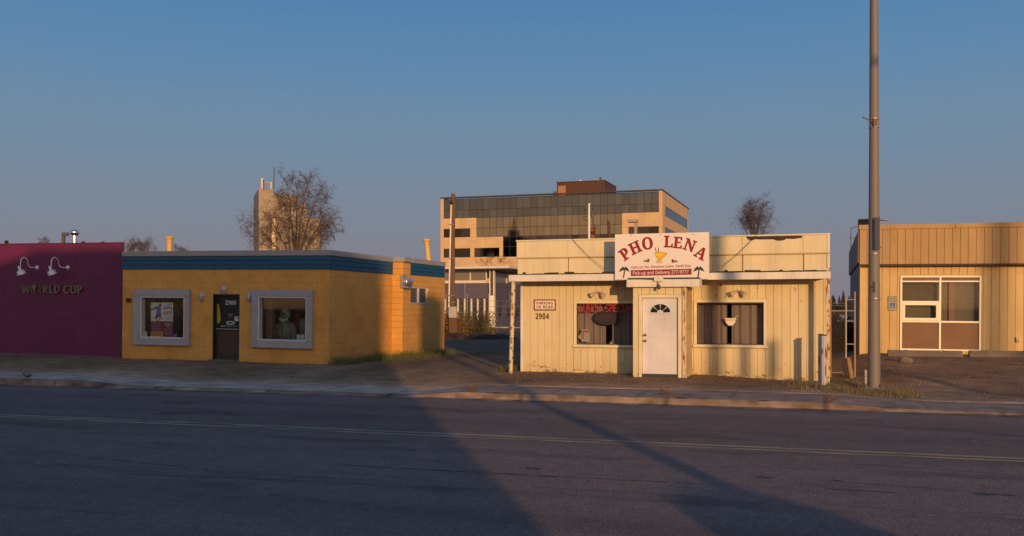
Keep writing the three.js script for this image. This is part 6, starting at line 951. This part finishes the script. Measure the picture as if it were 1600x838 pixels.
// ---------- grey pavilion with the flying roof, behind the alley
{
  const d = 95, c = at(770, 500, d), U = c.u, V = c.v, m = d / F, yy = (py) => EYE + (HY - py) * m, gy = -0.1;
  const t = thing('grey_pavilion', 'low lavender grey building with a thin flying roof, portholes and pale window posts', 'building', [U, gy, V]);
  const wall = mat([0.1, 0.085, 0.13], { r: 0.75, map: T.paint, size: 3 }), pale = mat([0.7, 0.64, 0.52], { r: 0.6 }), gl = mat([0.03, 0.03, 0.032], { r: 0.08 }), L = U - 14;  // lavender grey wall, darkened in colour to stand for shade falling on it
  const colU0 = U - 0.75;
  part('wall', [B(L, U - 0.5, yy(467), yy(442.5), V, V + 0.3, 0.01), B(L, U - 0.55, gy, yy(500), V, V + 0.3, 0.01), B(U - 0.3, U, gy, yy(441), V + 0.05, V + 30, 0.01)], wall, t);
  part('wall_joint', B(U - 2.95, U - 2.9, yy(466.5), yy(443), V - 0.01, V + 0.01, 0.002), mat([0.34, 0.3, 0.3]), t);
  for (const px of [696, 715.5, 726, 736.5, 746.5, 757]) { const q = onV(px, 480, V)[0]; part('window_post', B(q - 0.07, q + 0.07, yy(500), yy(467), V - 0.06, V + 0.25, 0.01), pale, t); }
  let pu = null; for (const px of [690, 696, 715.5, 726, 736.5, 746.5, 757, 764]) { const q = onV(px, 480, V)[0]; if (pu !== null) part('pane', B(pu + 0.071, q - 0.071, yy(500), yy(467), V + 0.12, V + 0.14, 0.002), gl, t); pu = q; }
  const e0 = onV(764.5, 480, V - 0.2)[0], e1 = onV(772, 480, V - 0.2)[0];
  part('pylon', B(e0, e1, gy, yy(462), V - 0.25, V + 0.2, 0.02), mat([0.8, 0.74, 0.6], { r: 0.55 }), t);
  part('pylon_frame', [B(e0, e0 + 0.09, yy(461.8), yy(421.5), V - 0.25, V + 0.2, 0.01), B(e1 - 0.1, e1, yy(461.8), yy(421.5), V - 0.25, V + 0.2, 0.01)], pale, t);
  part('pane', B(e0 + 0.09, e1 - 0.1, yy(461.5), yy(421.5), V, V + 0.02, 0.002), gl, t);
  // clerestory, set back, with frames
  part('clerestory_wall', B(L, U - 0.8, yy(442), yy(438), V + 0.31, V + 0.6, 0.01), pale, t);
  let q0 = null; for (const px of [690, 706, 735, 760]) { const q = onV(px, 430, V + 0.5)[0]; if (q0 !== null) { part('pane', B(q0 + 0.06, q - 0.06, yy(438), yy(422), V + 0.52, V + 0.54, 0.002), mat([0.16, 0.145, 0.13], { r: 0.12 }), t); part('window_post', B(q - 0.06, q + 0.06, yy(438), yy(421), V + 0.45, V + 0.56, 0.006), pale, t); } q0 = q; }
  let v0 = null; for (const vv of [V + 0.8, V + 6, V + 13, V + 21]) { if (v0 !== null) { part('pane', B(U - 0.6, U - 0.58, yy(441), yy(422), v0 + 0.1, vv - 0.1, 0.002), mat([0.16, 0.13, 0.1], { r: 0.12 }), t); part('window_post', B(U - 0.62, U - 0.5, yy(441), yy(421), vv - 0.1, vv + 0.1, 0.01), pale, t); } v0 = vv; }
  part('flying_roof', B(L, U + 2.2, yy(420.8), yy(417), V - 1.6, V + 26, 0.03), mat([0.6, 0.56, 0.54], { r: 0.6 }), t);
  part('roof_soffit', B(L, U + 1.9, yy(421.6), yy(420.9), V - 1.2, V + 25, 0.01), mat([0.5, 0.4, 0.3], { r: 0.7 }), t);
  // portholes in the flank
  for (const px of [780.5, 794, 808.5]) { const q = onU(px, 482, U), r0 = 0.95; const g = new THREE.CylinderGeometry(r0, r0, 0.06, 28); g.rotateZ(Math.PI / 2); g.translate(U + 0.0, q[1], -q[0]); const rg = new THREE.TorusGeometry(r0, 0.07, 8, 32); rg.rotateY(Math.PI / 2); rg.translate(U + 0.03, q[1], -q[0]); const w = part('porthole', clean(rg), wall, t); part('pane', clean(g), gl, w); }
  part('plinth', [B(L, U - 3.2, gy, gy + 0.25, V - 3.2, V - 2.6, 0.03), B(U - 1.6, U + 4, gy, gy + 0.25, V - 3.2, V - 2.6, 0.03)], mat([0.5, 0.44, 0.38], { map: T.concrete, size: 2 }), t);
  part('rear_wall', B(L, U - 0.31, gy, yy(442), V + 24, V + 24.3, 0.01), wall, t);
  // fence in front: posts and strands
  const fd = 78, f = thing('wire_fence', 'thin wire fence with slender posts across the alley in front of the grey building', 'fence', [at(740, 500, fd).u, -0.1, at(740, 500, fd).v]), fv = at(740, 500, fd).v, fm = mat([0.3, 0.26, 0.23], { m: 0.4, r: 0.5 });
  const f0 = onV(694, 480, fv)[0], f1 = onV(812, 480, fv)[0]; for (const px of [697, 730, 763.5, 797]) { const q = onV(px, 470, fv); part('post', rod(P3(q[0], -0.2, fv), P3(q[0], onV(px, 459, fv)[1], fv), 0.03), fm, f); }
  for (const py of [470.5, 479, 488]) { const y = onV(740, py, fv)[1]; part('strand', rod(P3(f0, y, fv), P3(f1, y, fv), 0.014, 0.014, 5), fm, f); }
}

// ---------- the office block
{
  const d = 180, c = at(1035, 500, d), U = c.u, V = c.v, m = d / F, gy = -0.5;
  const X = (px) => onV(px, 400, V)[0], Y = (px, py) => onV(px, py, V)[1];
  // heights read at the right-hand corner, where the wall is nearest
  const yy = (py) => Y(1032, py), t = thing('office_block', 'six storey tan office block with dark glazing and a brown plant room on top', 'office building', [U, gy, V]);
  const tan = mat([0.64, 0.43, 0.24], { r: 0.8, map: T.paint, size: 6 }), g1 = [0.086, 0.095, 0.105].map((k) => mat([k * 0.95, k * 1.0, k * 1.06], { m: 1, r: 0.04 })), g2 = [0.148, 0.16, 0.172].map((k) => mat([k, k * 0.9, k * 0.72], { m: 1, r: 0.03 })), g3 = [0.03, 0.045, 0.06].map((k) => mat([k, k, k * 1.05], { m: 1, r: 0.04 })), mull = mat([0.035, 0.032, 0.03], { r: 0.5 });
  const r = rng(81), L = X(688), top = yy(298), vb = V + 36;
  const rows = [yy(300), yy(318), yy(331.5), yy(352.5), yy(367.5), yy(391), yy(411), yy(430)];   // glass rows from the top
  const stepL = (px, py) => { const k = (1035 + 3853) / (px + 3853); return EYE + (HY - py) * k * m * Math.cos(0) * (c.y ? 1 : 1); };
  const yL = (py, px) => Y(px, py);
  // storey lines measured on the left part
  const y2 = rows[2], floorH = 3.75;
  const A = X(693), E = X(1029.5), L1 = X(740.5), L2 = X(787), R1 = X(975.5);
  const f1 = y2, f2 = yL(370.5, 760), f3 = yL(402, 760);
  const band = (a, b, c0, d0) => part('wall_panel', B(a, b, c0, d0, V, V + 0.5, 0.03), tan, t);
  const pane = (a, b, c0, d0, mats) => part('pane', B(a + 0.04, b - 0.04, c0 + 0.04, d0 - 0.04, V + 0.06 - 0.012 * r(), V + 0.1, 0.008), mats[Math.floor(r() * 3)], t);
  part('frame', B(L + 0.3, U - 0.3, gy, top - 0.2, V + 0.11, V + 0.49, 0.01), mull, t);
  part('wall', [B(L, L + 0.4, gy, top, V + 0.5, vb, 0.02), B(L + 0.4, U - 0.5, gy, top, vb - 0.5, vb, 0.02)], tan, t);
  part('roof', B(L + 0.01, U - 0.01, top - 0.4, top - 0.1, V + 0.51, vb - 0.01, 0.01), tarRoof, t);
  band(L, A, gy, top); band(E, U, gy, top);
  const cols = 31, cw = (E - A) / cols;
  for (let j = 0; j < 2; j++) for (let i = 0; i < cols; i++) pane(A + i * cw, A + (i + 1) * cw, rows[j + 1], rows[j], g1);
  const colOf = (x) => A + Math.round((x - A) / cw) * cw, gl1 = colOf(L1), gl2 = colOf(L2), gr1 = colOf(R1);
  const mid1 = (f1 + f2) / 2 - 0.15;
  for (let x = gl1; x < gr1 - 0.1; x += cw) { pane(x, x + cw, mid1, f1, g2); pane(x, x + cw, f2, mid1, g2); }
  const mid2 = (f2 + f3) / 2;
  for (let x = gl2; x < gr1 - 0.1; x += cw) { pane(x, x + cw, mid2, f2, g3); pane(x, x + cw, f3, mid2, g3); }
  // left spandrels and ribbon windows
  const wTop = yL(357.5, 715), wBot = yL(371, 715), w2Top = yL(388.5, 715), w2Bot = yL(402.5, 715);
  band(A, gl1, wTop, f1); band(A, gl1, w2Top, wBot); band(gl1 + 0, gl2, w2Top, f2); band(A, gl2, gy + 6, w2Bot); band(gl2, E, gy + 6, f3 - 0.02);
  const wp = X(734.5), c1 = X(739.5); band(wp, gl1, wBot, wTop); band(wp, c1 + 0.2, w2Bot, w2Top); band(X(780), gl2, w2Bot, w2Top);
  const ribbon = (a, b, y0, y1, mats, n) => { for (let i = 0; i < n; i++) pane(lerp(a, b, i / n), lerp(a, b, (i + 1) / n), y0, y1, mats); };
  ribbon(A, wp, wBot, wTop, g3, 3); ribbon(A, wp, w2Bot, w2Top, g3, 3); ribbon(c1 + 0.2, X(780), w2Bot, w2Top, g3, 3);
  // right part
  const rT = yy(353.5), rB = yy(366); band(gr1, E, rT, f1); band(gr1, X(982), rB, rT); ribbon(X(982), E, rB, rT, g3, 3); band(gr1, E, f3 - 0.02, rB);
  part('wall_panel', B(L, U, gy, gy + 5.9, V + 0.001, V + 0.5, 0.02), tan, t);
  // right flank: bands and ribbon windows running back
  const F0 = (y0, y1, v0, v1) => part('wall_panel', B(U - 0.5, U, y0, y1, v0, v1, 0.03), tan, t);
  const sy = (py) => Y(1035, py), a0 = V + 0.501, a1 = V + 3.4, a2 = vb - 0.5;
  const s1 = sy(319), s2 = sy(335), s3 = sy(353), s4 = sy(367);
  F0(s1, top, a0, a2); F0(s2, s1, a0, a1); F0(s3, s2, a0, a2); F0(s4, s3, a0, a1); F0(gy, s4, a0, a2); F0(gy, s1, a2, vb);
  const fl = (y0, y1, va, vb2, n) => { for (let i = 0; i < n; i++) part('pane', B(U - 0.12, U - 0.08, y0 + 0.05, y1 - 0.05, lerp(va, vb2, i / n) + 0.05, lerp(va, vb2, (i + 1) / n) - 0.05, 0.008), g3[Math.floor(r() * 3)], t); };
  fl(s2, s1, a1, a2, 9); fl(s4, s3, a1, a2, 9);
  part('frame', B(U - 0.45, U - 0.2, gy + 5, s1, a0, a2, 0.01), mull, t);
  part('coping', [B(L - 0.1, U + 0.1, top, top + 0.28, V - 0.1, V + 0.6, 0.04), B(U - 0.6, U + 0.1, top + 0.001, top + 0.279, V + 0.601, vb + 0.1, 0.04), B(L - 0.1, L + 0.5, top + 0.001, top + 0.279, V + 0.601, vb + 0.1, 0.04)], mat([0.05, 0.045, 0.045], { r: 0.6 }), t);
  // plant room
  const pv = V + 8, p0 = onV(870, 290, pv)[0], p1 = onV(945, 290, pv)[0], pt = onV(945, 282.5, pv)[1], pb = mat([0.095, 0.038, 0.024], { r: 0.7, map: T.streak, size: [3, 6] });
  const pr = part('plant_room', [B(p0, p1, top - 0.2, pt, pv, pv + 11, 0.05)], pb, t);
  const ribs = []; for (let x = p0 + 0.4; x < p1 - 0.2; x += 0.6) ribs.push(B(x, x + 0.12, top, pt - 0.1, pv - 0.08, pv, 0.02)); part('rib', ribs, pb, pr, { kind: 'stuff' });
  part('louvre', B(onV(872, 290, pv)[0], onV(884, 290, pv)[0], top, onV(880, 290.5, pv)[1], pv - 0.12, pv - 0.01, 0.02), mat([0.36, 0.17, 0.08], { r: 0.7 }), pr);
  part('parapet_cap', B(p0 - 0.1, p1 + 0.1, pt, pt + 0.15, pv - 0.15, pv + 11.1, 0.03), mat([0.1, 0.06, 0.05]), pr);
  for (const px of [907, 951]) { const q = onV(px, 281.5, pv + (px > 945 ? 6 : 0.4)); part('roof_lamp', B(q[0] - 0.14, q[0] + 0.14, pt + 0.15, pt + 0.42, pv + (px > 945 ? 6 : 0.4), pv + (px > 945 ? 6.3 : 0.7), 0.03), mat([0.8, 0.76, 0.7]), pr); }
  const an = onV(938, 279, pv + 1); part('roof_fan', B(an[0] - 0.2, an[0] + 0.2, pt + 0.15, pt + 0.9, pv + 1, pv + 1.4, 0.05), mat([0.1, 0.09, 0.09]), pr);
  const ed = onV(866.5, 298, V + 4); part('roof_unit', B(ed[0] - 0.3, ed[0] + 0.3, top, top + 1.1, V + 4, V + 4.6, 0.04), mat([0.1, 0.08, 0.08]), t);
}

// ---------- the pale tower behind the birch
{
  const d = 250, o = at(404, 500, d), m = d / F, gy = -0.5, t = thing('concrete_tower', 'stepped pale concrete tower with dark window slots and roof masts behind the birch', 'tower', [o.u, gy, o.v]);
  const yh = (py) => EYE + (HY - py) * m, con = mat([0.34, 0.27, 0.2], { r: 0.8, map: T.paint, size: 7 }), con2 = mat([0.3, 0.25, 0.22], { r: 0.85, map: T.paint, size: 7 }), dk = mat([0.04, 0.03, 0.028], { r: 0.3 });
  // local frame: x along the sunlit face, z towards the road; the group is turned so that its shaded left flank shows
  const part0 = (n, g, mm, p = t, e) => { const k = part(n, g, mm, { base: new THREE.Vector3(), add() {} }, e); k.base = new THREE.Vector3(); p.add(k); return k; };
  const cb = (x0, x1, y0, y1, z0, z1, c = 0.05) => cbox(x0, x1, y0 - gy, y1 - gy, z0, z1, c);
  const w = (px) => (px - 409.5) * m / Math.cos(0.17);
  part0('wall', [cb(0, w(433), gy, yh(294.5), -19, 0)], con);
  part0('wall', [cb(w(433) + 0.01, w(470), gy, yh(303), -9, -0.6)], con);
  part0('wall', [cb(w(470) + 0.01, w(482), gy, yh(317), -9, -0.7)], con);
  part0('wall', [cb(w(455), w(497), gy, yh(339), -0.59, 2.2)], con);
  const cy = new THREE.CylinderGeometry(1.15, 1.15, yh(339) - gy - 0.02, 20); cy.translate(w(497) + 0.0, (yh(339) - gy) / 2, 1.05); part0('rounded_corner', clean(cy), con);
  part0('roof_band', [cb(w(433) + 0.02, w(470) + 0.2, yh(307), yh(302), -9.1, -0.3)], con2);
  part0('roof_band', [cb(w(470) + 0.03, w(483), yh(337), yh(322), -0.72, -0.4)], con2);
  part0('window', cb(w(452) - 1.2, w(491), yh(378.5), yh(371), 2.15, 2.26, 0.02), dk);
  for (const [a, b, c0, d0] of [[418, 424, 336, 331], [414, 428, 357, 349], [414, 430, 378, 370]]) part0('window', cb(w(a), w(b), yh(c0), yh(d0), -0.1, 0.06, 0.02), dk);
  for (const [a, b, c0, d0] of [[440, 466, 322, 315], [444, 468, 343, 338]]) part0('window', cb(w(a), w(b), yh(c0), yh(d0), -0.7, -0.55, 0.02), dk);
  part0('painted_glint', cb(w(428.5), w(434), yh(389), yh(341), 1.21, 1.3, 0.02), mat([0.75, 0.56, 0.3], { r: 0.35 }));  // yellowish strip painting the sun mirrored in window glass
  for (const px of [438, 446, 462, 474]) part0('rib', cb(w(px), w(px) + 0.5, gy, yh(345), -0.59, 0.1, 0.05), con2);
  for (const py of [352, 366]) part0('storey_band', cb(w(456), w(496), yh(py + 2), yh(py), 2.19, 2.32, 0.04), con2);
  part0('buttress', [cb(w(430), w(434.5), gy, yh(344), 0.01, 1.2)], con);
  // masts
  const steel = mat([0.5, 0.45, 0.4], { r: 0.5 }), pole = (px, p0, p1, rr, z = -1) => { const g = new THREE.CylinderGeometry(rr, rr, yh(p1) - yh(p0), 8); g.translate(w(px), (yh(p1) + yh(p0)) / 2 - gy, z); return clean(g); };
  part0('mast', pole(415.5, 296, 278, 0.5), mat([0.62, 0.5, 0.4], { r: 0.6 })); part0('mast', pole(416.5, 296, 280, 0.12, 0.2), mat([0.1, 0.06, 0.05])); part0('mast', pole(433, 296, 259, 0.13), mat([0.1, 0.09, 0.09])); part0('mast', pole(428.5, 296, 283, 0.3), steel);
  const bar = new THREE.CylinderGeometry(0.1, 0.1, w(428) - w(417), 6); bar.rotateZ(Math.PI / 2); bar.translate((w(428) + w(417)) / 2, yh(284) - gy, -1); part0('mast_strut', clean(bar), steel);
  t.rotation.y = TURN + ang(450) * -1 - TURN + 0.1;
}

// ---------- things far off in the gap by the gate
{
  const c = at(1313, 503, 120), t = thing('parked_car', 'distant grey parked car with two bright headlights, seen through the gap by the gate', 'car', [c.u, 0, c.v]), gy = groundY(c.u, c.v);
  t.position.y = gy; t.base = t.position.clone();
  const body = new THREE.Shape(); [[-2.2, 0.35], [2.2, 0.35], [2.25, 0.7], [1.9, 0.86], [0.9, 0.95], [0.3, 1.42], [-1.2, 1.45], [-1.9, 0.98], [-2.2, 0.9]].forEach(([a, b], i) => body[i ? 'lineTo' : 'moveTo'](a, b));
  const bg = new THREE.ExtrudeGeometry(body, { depth: 1.6, bevelEnabled: true, bevelSize: 0.06, bevelThickness: 0.08, bevelSegments: 2 }); bg.translate(0, 0, -0.8);
  const add = (n, g, m) => { const k = new THREE.Mesh(clean(g), m); k.name = n; k.castShadow = k.receiveShadow = true; t.add(k); return k; };
  add('body', bg, mat([0.16, 0.17, 0.19], { r: 0.35 }));
  for (const s of [-1, 1]) { const sg = cbox(-1.1, 0.35, 0.98, 1.36, s * 0.885 - 0.01, s * 0.885 + 0.01, 0.004); add('side_window', sg, mat([0.02, 0.02, 0.025], { r: 0.1 })); }
  for (const x of [-1.4, 1.4]) for (const s of [-1, 1]) { const g = new THREE.CylinderGeometry(0.33, 0.33, 0.22, 18); g.rotateX(Math.PI / 2); g.translate(x, 0.33, s * 0.8); add('wheel', g, mat([0.02, 0.02, 0.02])); }
  for (const s of [-1, 1]) { const g = new THREE.SphereGeometry(0.13, 12, 8); g.translate(2.24, 0.72, s * 0.6); const m = mat([0.9, 0.9, 0.88]); m.emissive = new THREE.Color(1, 0.95, 0.85); m.emissiveIntensity = 1.6; add('headlight', g, m); }
  t.rotation.y = Math.PI * 1.5 + 1.1;
  const b = at(1311, 514, 52), q = thing('olive_cart', 'olive green cart standing behind the chain-link gate', 'cart', [b.u, groundY(b.u, b.v), b.v]), by = groundY(b.u, b.v), om = mat([0.16, 0.15, 0.05], { r: 0.7, map: T.streak, size: 1 });
  part('tub', B(b.u - 0.36, b.u + 0.36, by + 0.3, by + 0.95, b.v - 0.4, b.v + 0.4, 0.04), om, q); part('lid', B(b.u - 0.39, b.u + 0.39, by + 0.95, by + 1.0, b.v - 0.43, b.v + 0.43, 0.02), om, q);
  for (const s of [-1, 1]) { const g = new THREE.TorusGeometry(0.17, 0.05, 8, 20); g.translate(b.u + s * 0.2, by + 0.22, -(b.v - 0.42)); part('wheel', clean(g), dark, q); }
}

// ---------- far behind the viewpoint: what the office glass mirrors
{
  const t = thing('mast_tower', 'stepped tower with a mast far behind the viewpoint, mirrored in the office glass', 'tower', [-158, 0, -130]), m = mat([0.4, 0.34, 0.28], { r: 0.9 });
  part('tower', [B(-160.5, -155.5, -0.5, 43.5, -133, -127, 0.2), B(-165, -152, -0.5, 39.5, -136, -124, 0.2), B(-174, -142, -0.5, 37.2, -138, -122, 0.3)], m, t);
  part('mast', [rod(P3(-159, 43, -130), P3(-158, 49, -130), 0.3), rod(P3(-157, 43, -130), P3(-158, 51, -130), 0.3), B(-160, -156, 44.5, 45, -130.3, -129.7, 0.05)], m, t);
}

// ---------- across the street, out of the picture: what throws the long shadows
{
  const grey = mat([0.3, 0.28, 0.26], { map: T.paint, size: 3 });
  const a = thing('shade_building', 'wide grey two storey building across the street behind the viewpoint', 'building', [0, 0, -10]);
  const s = new THREE.Shape(); [[-30, -0.1], [7.6, -0.1], [7.6, 3.86 + 41.3 * SUN_TAN], [-5.5, 3.86 + 41.3 * SUN_TAN], [-7.2, 3.1 + 41.3 * SUN_TAN], [-13, 0.5 + 41.3 * SUN_TAN], [-30, 0.5 + 41.3 * SUN_TAN]].forEach(([x, y], i) => s[i ? 'lineTo' : 'moveTo'](x, y));
  const g = new THREE.ExtrudeGeometry(s, { depth: 10, bevelEnabled: false }); g.translate(0, 0, 10); part('wall', clean(g), grey, a);
  part('window', [0, 1, 2, 3].map((i) => B(-4 + i * 2.6, -2.4 + i * 2.6, 1, 2.6, -9.96, -10.01, 0.01)), blackGlass, a);
  const cab = thing('utility_cabinet', 'rounded green utility cabinet across the street beside a pole sign', 'utility cabinet', [6.2, 0, -3]);
  const gs = new THREE.Shape(); gs.moveTo(-0.65, 0); gs.lineTo(0.68, 0); gs.lineTo(0.68, 1.42); gs.quadraticCurveTo(0.6, 1.78, 0.2, 1.83); gs.lineTo(-0.4, 1.86); gs.quadraticCurveTo(-0.65, 1.84, -0.65, 1.5);
  const gg = new THREE.ExtrudeGeometry(gs, { depth: 0.75, bevelEnabled: true, bevelSize: 0.02, bevelThickness: 0.02 }); gg.translate(6.15, 0.0, 2.6); part('cabinet', clean(gg), mat([0.08, 0.12, 0.08], { r: 0.5 }), cab); part('door', B(5.6, 6.7, 0.15, 1.2, -2.55, -2.59, 0.01), mat([0.09, 0.13, 0.09]), cab);
  const ps = thing('pole_sign', 'pole sign with a narrow panel across the street', 'sign', [6.96, 0, -4]);
  part('pole', rod(P3(6.96, 0, -4), P3(6.96, 2.2 + 43.4 * SUN_TAN, -4), 0.13, 0.13, 12), grey, ps); part('sign_panel', B(5.95, 6.82, 43.4 * SUN_TAN, 2.2 + 43.4 * SUN_TAN, -4.1, -3.9, 0.02), grey, ps);
  // added mast; a strip and two boxes hang from its arm to throw wall shadows
  const gm = thing('added_mast', 'added tall mast with a long arm, put in to hold the unseen shadow casters', 'mast', [28.6, 0, -3]), topY = 11;
  part('mast', rod(P3(28.6, 0, -3), P3(28.6, topY + 0.4, -3), 0.2, 0.15, 12), grey, gm); part('arm', rod(P3(28.6, topY, -3), P3(12.4, topY + 0.5, -3), 0.12, 0.07, 10), grey, gm);
  const bn = thing('added_shadow_strip', 'narrow strip added on the mast arm to throw a tall shadow on the restaurant wall', 'banner', [12.8, 4.15, -3]);
  part('cloth', B(12.6, 13.02, 4.15, topY + 0.36, -3.03, -3.0, 0.005), grey, bn); part('batten', B(12.58, 13.04, 4.12, 4.149, -3.04, -2.99, 0.005), grey, bn);  // added strip, widened to deepen its shadow on the wall
  const sg = (u, y1, label) => { const q = thing('added_shadow_box', label, 'signal', [u, 4.12, -3], 'boxes added on the mast arm to throw short wall shadows'); part('housing', B(u - 0.11, u + 0.11, 4.12, y1, -3.07, -2.93, 0.01), grey, q); part('hanger', rod(P3(u, y1, -3), P3(u, topY + 0.35, -3), 0.012), grey, q); };  // added boxes, there only for their short shadows
  sg(13.55, 4.98, 'shorter box hung beside the added strip to throw a short wall shadow'); sg(14.23, 5.12, 'longer box, the one farther from the added strip, hung to throw a wall shadow');
  const tp = thing('flag_pole', 'thin flag pole across the street', 'pole', [18, 0, -2]); part('pole', rod(P3(18, 0, -2), P3(18, 6.8, -2), 0.15, 0.13, 10), grey, tp); part('finial', (() => { const q = new THREE.SphereGeometry(0.09, 12, 8); q.translate(18, 6.85, 2); return clean(q); })(), grey, tp);
  const fp = thing('light_mast', 'thick light mast far across the street', 'light mast', [45.8, 0, -40]); part('mast', rod(P3(45.8, 0, -40), P3(45.8, 18, -40), 0.3, 0.26, 12), grey, fp); part('lamp_bar', B(44.6, 47, 17.6, 18, -40.2, -39.8, 0.02), grey, fp);
}
scene.traverse((o) => { if (o.isMesh) { o.castShadow = true; o.receiveShadow = true; } });
renderer.render(scene, camera);
